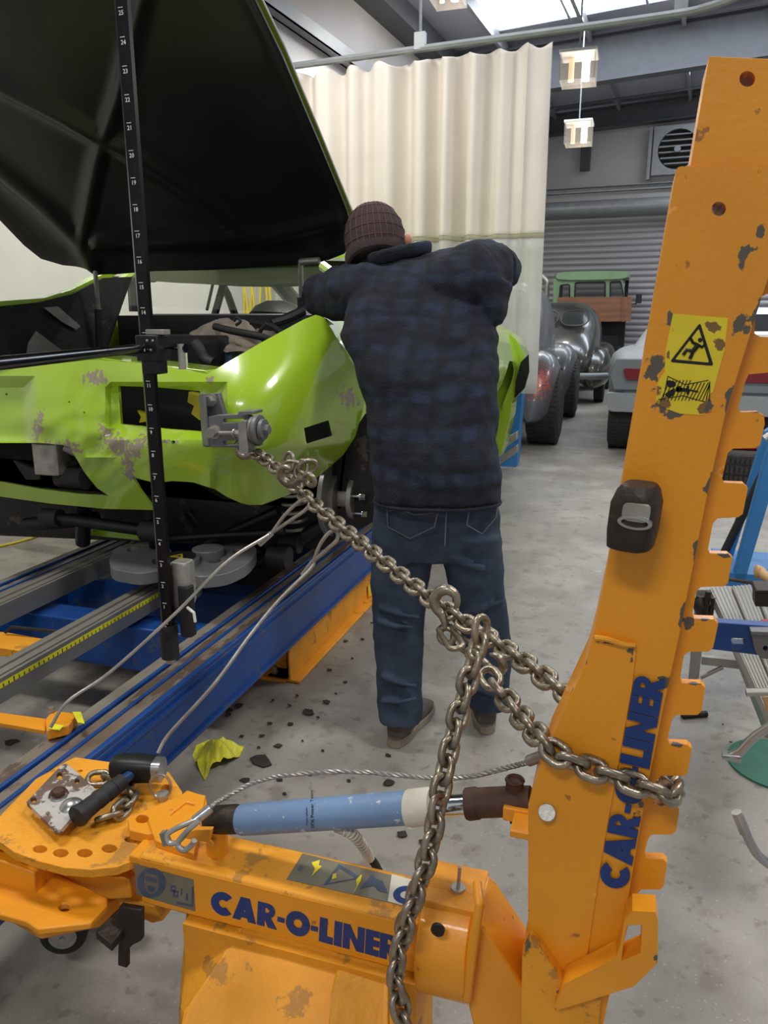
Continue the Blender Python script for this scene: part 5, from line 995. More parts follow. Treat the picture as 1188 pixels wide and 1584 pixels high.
bm = nb(); slab(bm, [(83, 1343), (200, 1360), (205, 1390), (170, 1392), (83, 1362)], [], pY(YF+.02), (0, .08, 0)); slab(bm, [(60, 1350), (82, 1345), (84, 1360), (60, 1370)], [], pY(YF+.06), (0, .05, 0)); ob('swivel_arm', bm, 'orange', tw, bev=.003)
bm = nb(); slab(bm, [(175, 1385), (250, 1405), (252, 1425), (235, 1429), (215, 1420), (190, 1412)], [], pY(YF+.04), (0, .06, 0)); ob('lock_lug', bm, 'orange_dirty', tw, bev=.004)
bm = nb(); slab(bm, [(184, 1402), (218, 1408), (218, 1456), (206, 1462), (196, 1470), (196, 1498), (182, 1494)], [], pY(YF-.02), (0, .012, 0)); poly(bm, [aY(147, 1440, YF-.05), aY(172, 1460, YF-.05), aY(216, 1410, YF+.02), aY(190, 1398, YF+.02)], (0, 0, -.018)); cyl(bm, aY(161, 1442, YF-.03), aY(161, 1442, YF-.03)+V((0, 0, .006)), .005); ob('steel_hook_plate', bm, 'darksteel', tw, bev=.002)
def caster(cx_, cy_, Y, R_, nm='caster'):
    c = aY(cx_, cy_, Y); ax = V((.6, -.8, 0)).normalized()*-1; ax = V((.45, -.9, 0)).normalized()
    bm = nb(); tyre(bm, c, R_, .035, ax, 32); o = ob(nm, bm, 'rubber', tw)
    bm = nb(); cyl(bm, c-ax*.02, c+ax*.02, R_*.6, n=28); ob('caster_hub', bm, 'zinc', o)
    bm = nb(); x_, y_ = frame(ax); hb_ = V((0, 0, 1)); sd = ax.cross(hb_); f = lambda u, v: c+ax*.024+sd*u+hb_*v
    slab(bm, [(-.02, -.01), (.02, -.01), (.045, R_*1.1), (-.045, R_*1.1)], [], f, -ax*.048); cyl(bm, c+ax*.03, c-ax*.03, .006); bmesh.ops.delete(bm, geom=[v for v in []], context='VERTS'); ob('caster_fork', bm, 'zinc', o, bev=.002)
c_ = aY(100, 1440, 1.16); caster(100, 1440, 1.16, .05); 
bm = nb(); q = aY(100, 1440, 1.16); 
caster(182, 1402, 1.28, .045)
# hydraulic ram
ry = 1.075
def rp(x, y): return aY(x, y, ry)
bm = nb(); tube(bm, [rp(372, 1268), rp(376, 1268), rp(640, 1249)], [.0255, .0275, .0275], 40); ram = ob('ram_body', bm, 'ramblue', tw)
bm = nb(); d_ = (rp(640, 1249)-rp(372, 1268)).normalized(); x_, y_ = frame(d_)
nrm = V((0, -.75, .5)).normalized(); nrm = (nrm-d_*nrm.dot(d_)).normalized(); u2 = nrm.cross(d_)
base_ = rp(497, 1259)+nrm*.0279; text_bm(bm, 'SPX Power Team', base_-u2*.022, u2, d_.cross(u2).cross(u2).normalized() if 0 else -d_, .0085); text_bm(bm, '10 ton cylinder', base_-u2*.018-d_*.012, u2, -d_, .005); ob('ram_print', bm, 'ink', ram, smooth=False)
bm = nb(); tube(bm, [rp(630, 1250), rp(634, 1250), rp(664, 1247), rp(668, 1247)], [.0285, .03, .03, .0285], 36); ob('ram_ring', bm, 'white', ram)
bm = nb(); cyl(bm, rp(660, 1248), rp(728, 1244), .0165, n=28); ob('piston_rod', bm, 'chrome', ram)
bm = nb(); tube(bm, [rp(722, 1244), rp(724, 1244), rp(738, 1242), rp(740, 1242), rp(800, 1239), rp(822, 1238)], [.024, .0255, .0255, .0235, .0235, .022], 32); q = rp(795, 1238); cyl(bm, q+V((0, -.0, .02)), q+V((0, -.0, .036)), .014, n=24); tube(bm, [q+V((math.cos(a)*.013, math.sin(a)*.013-.0, .036)) for a in [k*PI/7 for k in range(13)]], .003, 6); box(bm, q+V((.012, 0, -.02)), (.03, .03, .025)); ob('rod_clevis', bm, 'rust', ram)
bm = nb(); boxb(bm, rp(782, 1248)+V((0, -.03, -.004)), rp(822, 1244)+V((0, .0, .006))); boxb(bm, (rp(800, 1240).x, 1.0, rp(800, 1244).z-.006), (rp(835, 1240).x, 1.1, rp(800, 1244).z+.006)); ob('clevis_lug', bm, 'orange', up, bev=.002)
bm = nb(); tube(bm, [rp(322, 1268), rp(330, 1268), rp(365, 1267), rp(372, 1267), rp(376, 1267)], [.021, .025, .026, .024, .024], 28); ob('ram_base', bm, 'darksteel', ram)
bm = nb(); cyl(bm, rp(338, 1290)+V((0, -.03, 0)), rp(332, 1288)+V((0, .05, 0)), .008); poly(bm, [rp(300, 1276)+V((0, -.04, 0)), rp(340, 1283)+V((0, -.04, 0)), rp(345, 1262)+V((0, -.04, 0)), rp(322, 1262)+V((0, -.04, 0)), rp(300, 1268)+V((0, -.04, 0))], (0, .01, 0)); ob('base_lug', bm, 'orange', tw, bev=.002)
bm = nb(); cyl(bm, rp(334, 1275), rp(334, 1275)+V((0, 0, -.12)), .02); ob('base_post', bm, 'orange', tw)
bm = nb(); tube(bm, smooth_path([rp(520, 1280), rp(545, 1290), aY(565, 1315, ry+.06), aY(572, 1328, ry+.08)], 5), .009, 10); h_ = ob('hose_guard', bm, 'pvc', ram)
bm = nb(); P = smooth_path([rp(520, 1280), rp(545, 1290), aY(565, 1315, ry+.06), aY(572, 1328, ry+.08)], 7)
for a, b in zip(P[4:-1:1], P[5::1]): tube(bm, [a, a+(b-a)*.4], .0105, 10)
ob('guard_ring', bm, 'white', h_)
bm = nb(); tube(bm, smooth_path([aY(570, 1325, ry+.08), aY(582, 1340, ry+.1), aY(600, 1380, ry+.2), aY(620, 1450, ry+.3)], 5), .008, 10); ob('hydraulic_hose', bm, 'rubber', ram)
# ================= chains =================
lm = link_mesh(.028, .006)
Ycar = 2.02
H0 = aY(388, 692, Ycar); TJ = aY(745, 990, 1.27); 
YBk = 1.135
cA, PA = chain('pull_chain', 'long steel chain running from the car nose hook past the man to behind the tower', [aY(395, 700, Ycar-.01), aY(425, 722, 1.93), aY(480, 775, 1.8), aY(570, 850, 1.6), aY(668, 928, 1.42), aY(760, 990, 1.3), aY(825, 1035, 1.2), aY(878, 1076, YBk), aY(930, 1110, YBk+.0), aY(1000, 1165, 1.145)], .030, .0064, .6, link_mesh(.030, .0064))
# bigger links near the car are the same size; hook at the car end
o = hook(cA, aY(400, 706, Ycar-.02), aY(350, 690, Ycar)-aY(400, 706, Ycar-.02), aY(372, 670, Ycar)-aY(372, 700, Ycar), .042, 'car_hook'); o['label'] = 'steel hook gripping the clamp'
cB, PB = chain('loop_chain', 'steel chain crossing the lettered face of the tower and looped round one of its teeth', [aY(752, 1040, 1.17), aY(790, 1090, 1.11), aY(850, 1158, .985), aY(885, 1178, .982), aY(940, 1198, .982), aY(990, 1215, .985), aY(1030, 1230, .985), aY(1042, 1222, 1.02), aY(1036, 1208, 1.07), aY(1015, 1195, 1.12)], .028, .006, .6, lm)
cC, PC = chain('tail_chain', 'loose chain end hanging down from the junction past the ram and boom', [aY(745, 960, 1.14), aY(742, 990, 1.13), aY(722, 1060, 1.1), aY(700, 1140, 1.06), aY(680, 1230, 1.01), aY(668, 1300, .985), aY(648, 1370, .965), aY(622, 1450, .95), aY(612, 1520, .945), aY(630, 1600, .93)], .028, .006, .6, lm)
# hooks of the loop chain
cH = thing('grab_hook', aY(690, 930, 1.4), 'large steel grab hook clipped over the middle of the long chain with three links', 'hook')
o = hook(cH, aY(690, 975, 1.36), aY(680, 905, 1.38)-aY(692, 978, 1.36), aY(720, 930, 1.38)-aY(690, 930, 1.38), .042)
bm = nb()
for a, b, an in (((688, 972), (706, 1000), .2), ((704, 990), (742, 1012), 1.7)):
    p_, q_ = aY(*a, 1.36), aY(*b, 1.28); t_ = q_-p_; x_, y_ = frame(t_); c_ = (p_+q_)/2; tl = t_.normalized(); yy = x_*math.cos(an)+y_*math.sin(an)
    hl = t_.length/2-.004; pts = []
    for s in (1, -1):
        for k in range(9): ang = -PI/2+PI*k/8; pts.append(c_+tl*(s*(hl+.013*math.cos(ang)))+yy*(s*.013*math.sin(ang)))
    tube(bm, pts, .0055, 10, closed=True)
ob('hook_link', bm, 'chain', cH)
cG = thing('lower_hook', aY(765, 1035, 1.2), 'thick rounded steel grab hook at the junction of the chains', 'hook')
o = hook(cG, aY(735, 1015, 1.22), aY(780, 1038, 1.2)-aY(735, 1015, 1.22), V((.1, -.2, .9)), .03)
hk = thing('middle_hook', aY(440, 735, 1.88), 'pale steel grab hook under a bunched knot of links near the lime car', 'hook')
hook(hk, aY(474, 742, 1.79), aY(420, 740, 1.83)-aY(474, 742, 1.79), V((0, -.3, 1)), .046)
bm = nb()
for c0_, an in (((452, 722), 0), ((466, 726), 1.2), ((446, 715), 1.5), ((476, 722), .4)):
    c_ = aY(*c0_, 1.86); u_ = V((math.cos(an), .2, math.sin(an))).normalized(); v_ = u_.cross(V((.2, 1, .3))).normalized()
    tube(bm, [c_+u_*(.026*math.cos(k*PI/8))+v_*(.017*math.sin(k*PI/8)) for k in range(16)], .0058, 10, closed=True)
ob('knotted_link', bm, 'chain', hk)
# pull clamp on the car
cl = thing('pull_clamp', aY(345, 660, 2.1), 'grey bolted steel pull clamp fixed in the headlight opening of the lime car', 'clamp')
bm = nb(); slab(bm, [(307, 610), (338, 608), (347, 640), (348, 690), (318, 692), (313, 690)], [], pY(2.06), (0, .02, 0)); poly(bm, [aY(307, 610, 2.055), aY(314, 608, 2.0), aY(322, 690, 2.0), aY(313, 690, 2.055)], (.008, 0, 0)); ob('clamp_plate', bm, 'greycast', cl, bev=.003)
bm = nb(); slab(bm, [(322, 645), (335, 642), (380, 640), (402, 652), (402, 690), (360, 692), (325, 692)], [rounded([(345, 648), (378, 648), (378, 653), (345, 654)], 2), rounded([(345, 682), (375, 681), (375, 687), (345, 688)], 2)], pY(2.0), (0, .02, 0)); slab(bm, [(368, 637), (392, 636), (392, 641), (368, 643)], [], pY(1.97), (0, .06, 0)); ob('clamp_jaw', bm, 'greycast', cl, bev=.002)
for x, y in ((327, 619), (333, 668)): bm = nb(); hexbolt(bm, aY(x, y, 2.06 if y < 640 else 2.0), (0, -1, 0), .016, .03); ob('clamp_bolt', bm, 'zinc', cl)
bm = nb(); tube(bm, [aY(340, 670, 1.98), aY(370, 670, 1.97)], .0065, 10); hexbolt(bm, aY(362, 670, 1.97), (1, 0, 0), .011, .02); ob('clamp_stud', bm, 'zinc', cl)
bm = nb(); ps = [((383, 664), .03, .018), ((391, 664), .045, .01), ((397, 664), .05, .012), ((404, 664), .035, .012)]
for (x, y), r_, l_ in ps: q = aY(x, y, 1.98); cyl(bm, q, q+V((l_, 0, 0)), r_*.85, n=32)
q = aY(407, 664, 1.98); hexbolt(bm, q, (1, 0, 0), .015, .02); ob('clamp_disc', bm, 'greycast', cl, bev=.0015)
bm = nb(); slab(bm, rounded([(368, 652), (380, 650), (384, 695), (384, 702), (370, 702)], 3), [], pY(1.95), (0, .045, 0)); ob('pull_lug', bm, 'zinc', cl, bev=.004)
# safety cables
def safety(name, label, P, Ys, loopc, r=.0045):
    pts = [aY(x, y, Y) for (x, y), Y in zip(P, Ys)]; t_ = thing(name, pts[0], label, 'cable')
    bm = nb(); cable(bm, pts, r, 8); ob('cable_rope', bm, 'zinc', t_)
    (lx, ly), LY, (ex, ey) = loopc
    a = pts[-1]; top = aY(lx, ly, LY); d = (top-a); bm = nb(); pr_ = V((1, 0, 0)).cross(d.normalized()).cross(d.normalized()).normalized()
    lp = [a, a+d*.45+pr_*.012, a+d*.85+pr_*.012, top, a+d*.85-pr_*.014, a+d*.45-pr_*.008, a+d*.05]
    tube(bm, smooth_path(lp, 6), .0048, 8); ob('cable_eye', bm, 'zinc', t_)
    bm = nb(); cyl(bm, a-d.normalized()*.05, a, .0075, n=12); ob('crimp_sleeve', bm, 'steel', t_)
    return t_
safety('safety_cable', 'thin steel cable from the chain down past the black upright rod to the orange pad', [(78, 1125), (105, 1085), (170, 1040), (270, 950), (350, 870), (420, 825)], [1.4, 1.44, 1.52, 1.62, 1.72, 1.8], ((478, 772), 1.8, (0, 0)))
safety('safety_cable', 'thin steel cable from the chain down over the near blue rail to behind the hammer', [(244, 1165), (262, 1135), (330, 1060), (385, 985), (430, 930), (480, 880), (485, 868)], [1.42, 1.45, 1.5, 1.58, 1.64, 1.69, 1.7], ((520, 822), 1.7, (0, 0)))
t = thing('tether_cable', aY(560, 1195, 1.15), 'thick twisted wire cable arching above the blue ram from the boom eye to the upright', 'cable')
pts = smooth_path([aY(322, 1252, 1.06), aY(345, 1235, 1.08), aY(400, 1208, 1.12), aY(470, 1196, 1.14), aY(560, 1194, 1.15), aY(650, 1202, 1.14), aY(720, 1202, 1.12), aY(790, 1186, 1.1), aY(825, 1176, 1.085), aY(840, 1168, 1.07)], 10)
bm = nb()
for s in range(3):
    P = []
    for i in range(len(pts)*4):
        f = i/4; k = min(int(f), len(pts)-2); c_ = pts[k]+(pts[k+1]-pts[k])*(f-k); x_, y_ = frame(pts[k+1]-pts[k]); a = i*.42+2*PI*s/3; P.append(c_+x_*math.cos(a)*.0022+y_*math.sin(a)*.0022)
    tube(bm, P, .0026, 6)
ob('cable_rope', bm, 'alu', t)
bm = nb(); cyl(bm, aY(818, 1177, 1.085), aY(845, 1167, 1.07), .009, n=16); ob('crimp_sleeve', bm, 'zinc', t, bev=.001)
bm = nb(); cyl(bm, aY(300, 1270, 1.0), aY(326, 1250, 1.02), .0085, n=14); ob('crimp_sleeve', bm, 'steel', t, bev=.001)
bm = nb(); tube(bm, smooth_path([aY(305, 1268, 1.0), aY(280, 1278, .985), aY(260, 1290, .975), aY(262, 1304, .97), aY(278, 1300, .975), aY(300, 1272, 1.0)], 6), .0048, 8); tube(bm, smooth_path([aY(308, 1270, .99), aY(290, 1285, .98), aY(275, 1305, .972), aY(285, 1315, .97), aY(298, 1306, .975), aY(300, 1300, .975)], 6), .0052, 8); slab(bm, [(246, 1290), (254, 1288), (262, 1308), (252, 1310)], [], pY(.98), (0, .01, 0)); ob('shackle_eye', bm, 'zinc', t)
# ================= things on the turntable =================
zq = .476
def pq(h): return pZ(zq+h)
t = thing('club_hammer', aZ(170, 1230, zq), 'black club hammer with ribbed rubber grip lying on the orange turntable plate', 'hammer')
a = aZ(172, 1200, .52); b_ = aZ(250, 1196, .52); a = aZ(176, 1186, .525); b_ = aZ(246, 1190, .525); d = (b_-a); u = d.normalized(); up_ = V((0, 0, 1)); sd = u.cross(up_)
bm = nb(); loft(bm, [ell(a+u*(d.length*f), sd*r_, up_*r_, 28, 3) for f, r_ in ((-.02, .02), (.04, .024), (.2, .026), (.5, .028), (.8, .026), (.9, .0245))]); ob('hammer_head', bm, 'black', t)
bm = nb(); loft(bm, [ell(a+u*(d.length*f), sd*r_, up_*r_, 28, 3.5) for f, r_ in ((.9, .023), (1.08, .023), (1.1, .02))]); ob('hammer_face', bm, 'steel', t)
g0 = aZ(210, 1192, .525); g1 = aZ(118, 1264, .515); gd = (g1-g0)
bm = nb(); tube(bm, [g0, g0+gd*.28], .011, 20); ob('handle_shaft', bm, mat('blue hammer shaft', (24, 58, 100), .3), t)
bm = nb(); pr = [(.22, .012), (.24, .0165), (.4, .017)]
for f in (.4, .55, .7): pr += [(f+.005, .0155), (f+.012, .018), (f+.12, .0185)]
pr += [(.9, .02), (.97, .0225), (1.0, .021), (1.01, .016)]
tube(bm, [g0+gd*f for f, r_ in pr], [r_ for f, r_ in pr], 24); ob('hammer_grip', bm, 'rubber', t)
t = thing('sheared_plate', aZ(95, 1230, zq), 'chipped white and rust steel plate with a bolt lying left of the club hammer', 'plate')
G['chip'] = mat('chipped white paint over rust', (112, 92, 80), .6, .2, .2, 10, .2, 80, chips=.9, chipcol=(196, 192, 186), cs=14, ct=.5)
P = [(41, 1240), (96, 1182), (104, 1181), (150, 1222), (95, 1282), (86, 1285)]
bm = nb(); slab(bm, P, [circ(92, 1200, 4.5, 14, 6), circ(99, 1192, 3.5, 14, 3.5), circ(119, 1208, 4, 14, 4), circ(52, 1237, 5, 14, 4.5), circ(74, 1258, 3.5, 12, 3.5)], pZ(zq+.03), (0, 0, -.01)); ob('plate_body', bm, 'chip', t, bev=.0008)
bm = nb(); hexbolt(bm, aZ(91, 1232, zq+.03), (0, 0, 1), .011, .014); cyl(bm, aZ(91, 1232, zq), aZ(91, 1232, zq+.03), .02, n=14); o = ob('plate_bolt', bm, 'rust', t)
bm = nb(); tube(bm, [aZ(91, 1232, zq+.031)+V((math.cos(k*PI/10)*.0145, math.sin(k*PI/10)*.0145, 0)) for k in range(20)], .003, 6, closed=True); ob('washer', bm, 'steel', o)
bm = nb(); q = aZ(112, 1252, zq+.022); bmesh.ops.create_uvsphere(bm, u_segments=24, v_segments=14, radius=.026, matrix=M.Translation(q) @ M.Diagonal((1, 1, .85, 1))); tag(ob('steel_ball', bm, 'steel', org=q), 'round steel ball between the chipped plate and the hammer grip', 'ball')
lm2 = link_mesh(.034, .006)
chain('short_chain', 'short pile of chain links lying under the club hammer grip', [aZ(140, 1205, zq+.01), aZ(162, 1203, zq+.012), aZ(188, 1212, zq+.01), aZ(205, 1225, zq+.012), aZ(200, 1240, zq+.012), aZ(185, 1256, zq+.014), aZ(165, 1268, zq+.012), aZ(150, 1262, zq+.012)], .034, .006, .5, lm2)
t = thing('linch_pin', aZ(252, 1235, zq), 'steel ring pin standing in a hole of the turntable plate right of the hammer head', 'pin')
bm = nb(); c_ = aZ(250, 1240, zq)+V((0, 0, .036)); tube(bm, [c_+SIDE*(.022*math.cos(k*PI/12))+V((0, 0, .028*math.sin(k*PI/12))) for k in range(24)], .0028, 8, closed=True); ob('pin_ring', bm, 'steel', t)
bm = nb(); q = aZ(252, 1236, zq); cyl(bm, q-V((0, 0, .02)), q+V((0, 0, .008)), .011, n=18); cyl(bm, q+V((0, 0, .008)), q+V((0, 0, .014)), .013, n=18); ob('pin_head', bm, 'zinc', t)
# sledge head hanging in the tower edge
t = thing('sledge_hammer', aY(982, 795, .96), 'dark sledge hammer head with worn steel eye, hanging on the left edge of the tower', 'hammer')
hc_ = aY(982, 797, .955); upv = V((.06, -.1, 1)).normalized(); rt_ = V((.95, -.3, 0)).normalized(); nr = rt_.cross(upv)
bm = nb(); loft(bm, [ell(hc_+upv*h+nr*0, rt_*a_, nr*b__, 32, 3.2) for h, a_, b__ in ((-.042, .021, .02), (-.039, .0265, .025), (-.018, .0285, .027), (.018, .0285, .027), (.034, .0235, .023), (.04, .019, .018))]); ob('hammer_head', bm, 'darksteel', t)
bm = nb(); q = hc_-nr*0; fr = [ell(hc_+V((0, -1, 0))*k_+upv*(-.002)+upv*.0, rt_*a_, upv*b__, 28) for k_, a_, b__ in ((.02, .021, .009), (.031, .0205, .0085), (.0315, .016, .0055), (.02, .015, .005))]; loft(bm, fr, cap=False); ob('hammer_eye', bm, 'steel', t)
bm = nb(); loft(bm, [ell(hc_+V((0, -1, 0))*.029+upv*(.01), rt_*.0165, upv*.011, 20, 4), ell(hc_+V((0, -1, 0))*.02+upv*(.012), rt_*.0165, upv*.011, 20, 4)]); ob('eye_wedge', bm, 'zinc', t)
bm = nb(); tube(bm, [hc_+V((0, .0, 0)), hc_+V((-.0, .3, -.03))], .014, 14); ob('hammer_handle', bm, 'handlewood', t)
# ================= floor bits =================
def crumple(x, y): 
    p = aZ(x, y, 0); d_ = math.hypot((x-338)/35, (y-1176)/28); return p+V((0, 0, max(0.002, .075*(1-d_)+.03*noise.noise(V((x*.06, y*.06, 4)))+.018*abs(noise.noise(V((x*.12, y*.12, 7)))))))
bm = nb(); slab(bm, [(298, 1170), (304, 1154), (322, 1146), (345, 1149), (378, 1156), (370, 1172), (358, 1184), (330, 1194), (317, 1208), (312, 1200), (305, 1186)], [], crumple, (0, 0, .0015), 5)
o = ob('plastic_bag', bm, 'bag', smooth=False, org=aZ(338, 1176, 0)); tag(o, 'crumpled yellow plastic bag on the concrete between the blue rail and the ram', 'bag')
fl = []
def flake(seed, r):
    rn = random.Random(seed); n = rn.randint(6, 10); bm = nb()
    P = [(math.cos(2*PI*k/n)*r*rn.uniform(.45, 1.1), math.sin(2*PI*k/n)*r*.7*rn.uniform(.45, 1.1)) for k in range(n)]
    slab(bm, P, [], lambda x, y: V((x, y, .0035+.03*r*noise.noise(V((x*40, y*40, seed))))), (0, 0, .003)); return bm
spots = [(477, 1103, 20), (405, 1178, 42), (370, 1093, 17), (354, 1100, 14), (353, 1107, 13), (430, 1156, 14), (448, 1093, 7), (395, 1022, 7), (485, 1030, 7), (510, 1038, 8), (484, 998, 8), (405, 1140, 8), (418, 1121, 9), (374, 1141, 7), (534, 993, 9), (535, 1057, 7), (380, 1210, 20), (602, 1213, 20), (622, 1293, 22), (655, 1305, 20), (590, 1268, 12), (450, 1122, 10), (505, 1088, 14), (560, 990, 8), (432, 1208, 9), (499, 1163, 6), (468, 1148, 5), (545, 1020, 5), (440, 1230, 8), (650, 912, 9), (600, 1170, 10), (460, 1078, 8), (400, 1158, 7), (422, 1085, 6), (492, 1112, 6), (520, 1075, 5), (575, 965, 6), (18, 1150, 22), (480, 1200, 7), (540, 1210, 7), (1130, 1150, 4), (1158, 1188, 9), (1118, 1123, 4)]
for i, (x, y, s) in enumerate(spots):
    p = aZ(x, y, 0); r_ = s*pxm(p)*.62
    o = ob('rubber_flake', flake(i, r_), 'flake', smooth=False, org=(0, 0, 0)); o.location = (p.x, p.y, 0.0012); o.rotation_euler = (0, 0, random.uniform(-.5, .5))
    tag(o, ('dark flake on the bare concrete right of the tower teeth' if x > 1000 else 'dark flake on the floor at the far left under the bench' if x < 100 else 'dark flake on the floor just beyond the blue ram' if y > 1190 else 'dark flake beside the yellow plastic bag' if (y > 1130 and x < 450) else 'dark flake on the floor left of the person by the orange foot' if y < 1045 else 'dark flake on the floor between the blue rail and the left shoe'), 'debris', 'dark flakes on the floor, '+('right' if x > 1000 else 'far left' if x < 100 else 'beyond ram' if y > 1190 else 'by bag' if (y > 1130 and x < 450) else 'by foot' if y < 1045 else 'by rail'))
    LB = {0: 'largest dark flake lying midway between the blue rail and the left shoe', 1: 'wide dark flake spread against the right side of the yellow bag', 16: 'dark flake just below the yellow bag, towards the twisted cable', 17: 'dark flake beyond the ram ring, just below the left shoe', 18: 'dark flake directly below the white ram ring', 19: 'dark flake beside the hanging chain under the piston rod', 20: 'small dark flake next to the ram hose guard', 2: 'dark flake nearest the blue rail, above two smaller ones', 5: 'dark flake just above the right corner of the yellow bag', 37: 'dark flake on the floor under the bench at the far left edge', 39: 'small dark flake above the middle of the twisted cable', 41: 'dark flake beside the green mat', 29: 'small dark flake nearest the left trouser leg, highest of all'}
    if i in LB: o['label'] = LB[i]
t_ = ob('rubber_flake', flake(99, .001), 'flake'); bpy.data.objects.remove(t_)
# yellow hose on the floor at left and creeper wheel
bm = nb(); tube(bm, smooth_path([aZ(-60, 856, .008), aZ(0, 845, .008), aZ(50, 832, .008), (aZ(100, 812, .008)), aZ(140, 800, .008)], 6), .008, 8); tag(ob('air_hose', bm, 'yel_hose', org=aZ(50, 832, 0)), 'thin yellow hose lying on the floor beyond the far blue rail', 'hose')
t = thing('trolley_wheel', aZ(18, 822, 0), 'small black wheel with a pale yellow hub on the floor at the left edge', 'wheel')
c_ = aZ(18, 820, 0)+V((0, 0, .1)); c_ = aY(18, 794, c_.y); ax = V((.5, -.85, 0)).normalized()
bm = nb(); R_ = (c_.z); tyre(bm, c_, R_, .06, ax); ob('tyre', bm, 'tyre', t)
bm = nb(); cyl(bm, c_-ax*.03, c_+ax*.033, R_*.55, n=28); cyl(bm, c_, c_+ax*.04, R_*.12, n=12); ob('wheel_hub', bm, mat('cream hub', (214, 180, 100), .5), t)
bm = nb(); poly(bm, [aY(30, 800, 3.9), aY(110, 780, 3.9), aY(110, 800, 3.9), aY(35, 822, 3.9)], (0, .1, 0)); ob('trolley_frame', bm, 'black', t)
# yellow-green cords seen through the windscreen
ci = 0
for x0, x1 in ((368, 388), (374, 376), (380, 398), (388, 384), (403, 396), (406, 414), (410, 420), (392, 380)): bm = nb(); tube(bm, smooth_path([aBY(x0, 405, 7.1), aBY((x0+x1)/2+3, 460, 7.1), aBY(x1, 540, 7.1)], 5), .014, 6); tag(ob('yellow_cord', bm, 'yel_hose', org=aBY(x0, 405, 7.1)), 'yellow green cord hanging before the curtain, seen through the windscreen', 'cord', 'cords hanging behind the lime car')
# ================= blue stand, work platform =================
t = thing('blue_stand', aY(1150, 850, 2.9), 'tall sloping blue steel stand legs behind the teeth of the tower', 'stand')
Ys = 3.3
for P in ([(1132, 900), (1152, 900), (1215, 690), (1215, 640), (1186, 700)], [(1120, 868), (1132, 868), (1192, 680), (1192, 662), (1183, 668)]):
    bm = nb(); slab(bm, P, [], pY(Ys), (0, .05, 0)); ob('leg', bm, 'blueleg', t, bev=.004); Ys += .25
bm = nb(); tube(bm, [aY(1118, 860, 3.45), aY(1196, 700, 3.45)], .018, 10); ob('gas_strut', bm, 'rubber', t)
bm = nb(); tube(bm, [aY(1184, 680, 3.4), aY(1196, 672, 3.4)], .02, 12); ob('end_fitting', bm, 'zinc', t)
bm = nb(); boxb(bm, aY(1110, 905, 3.3)+V((-.0, 0, 0)), aY(1165, 900, 3.3)+V((.2, .35, .03))); ob('stand_foot', bm, 'blueleg', t)
zpl = .52
pfp = thing('work_platform', aZ(1150, 1050, 0), 'aluminium folding work platform with ribbed top behind the tower teeth', 'platform')
c1 = aZ(1085, 915, zpl); 
TL, TR, BR, BL = (1098, 910), (1230, 898), (1300, 1130), (1200, 1130)
def lp(a, b, f): return (a[0]+(b[0]-a[0])*f, a[1]+(b[1]-a[1])*f)
bm = nb()
for k in range(4):
    f0, f1 = k/4+.01, (k+1)/4-.02; slab(bm, [lp(TL, TR, f0), lp(TL, TR, f1), lp(BL, BR, f1), lp(BL, BR, f0)], [], pZ(zpl), (0, 0, -.03))
    for m_ in range(5): f = f0+(f1-f0)*(m_+.5)/5; tube(bm, [aZ(*lp(TL, TR, f), zpl+.001), aZ(*lp(BL, BR, f), zpl+.001)], .0035, 5)
ob('platform_top', bm, 'alu', pfp, smooth=False, bev=.001)
bm = nb(); slab(bm, [(1098, 910), (1097, 926), (1200, 1150), (1200, 1130)], [], lambda x, y: aZ(x, y, zpl-.0) if 0 else aX(x, y, aZ(1098, 910, zpl).x+(x-1098)/102*(aZ(1200, 1130, zpl).x-aZ(1098, 910, zpl).x)), (.012, 0, 0)); ob('side_rail', bm, 'alu', pfp, bev=.002)
for P in ([(1078, 912), (1096, 912), (1081, 1050), (1065, 1056)], [(1098, 912), (1090, 1000), (1084, 1000), (1090, 912)], [(1130, 1000), (1144, 996), (1196, 1130), (1188, 1150)]):
    bm = nb(); slab(bm, P, [], pY(2.75), (0, .025, 0)); ob('leg', bm, 'alu', pfp, bev=.002)
bm = nb(); slab(bm, [(1086, 1016), (1142, 1022), (1143, 1035), (1085, 1028)], [], pY(2.8), (0, .02, 0)); tube(bm, [aY(1084, 1048, 2.8), aY(1118, 1032, 2.8)], .008, 8); ob('cross_brace', bm, 'alu', pfp)
bm = nb(); tube(bm, [aZ(1055, 1107, .01), aZ(1093, 1104, .01)], .012, 8); ob('foot_bar', bm, 'rubber', pfp)
bm = nb(); loft(bm, [ell(aY(1084, 922+k*8, 2.72), V((r_, 0, 0)), V((0, r_, 0)), 14) for k, r_ in enumerate((.012, .025, .028, .02, .012))]); tube(bm, [aY(1096, 915, 2.7), aY(1092, 945, 2.7), aY(1100, 965, 2.7)], .01, 8); tube(bm, [aY(1104, 925, 2.7), aY(1098, 960, 2.7)], .008, 8); ob('hinge_lock', bm, 'darksteel', pfp)
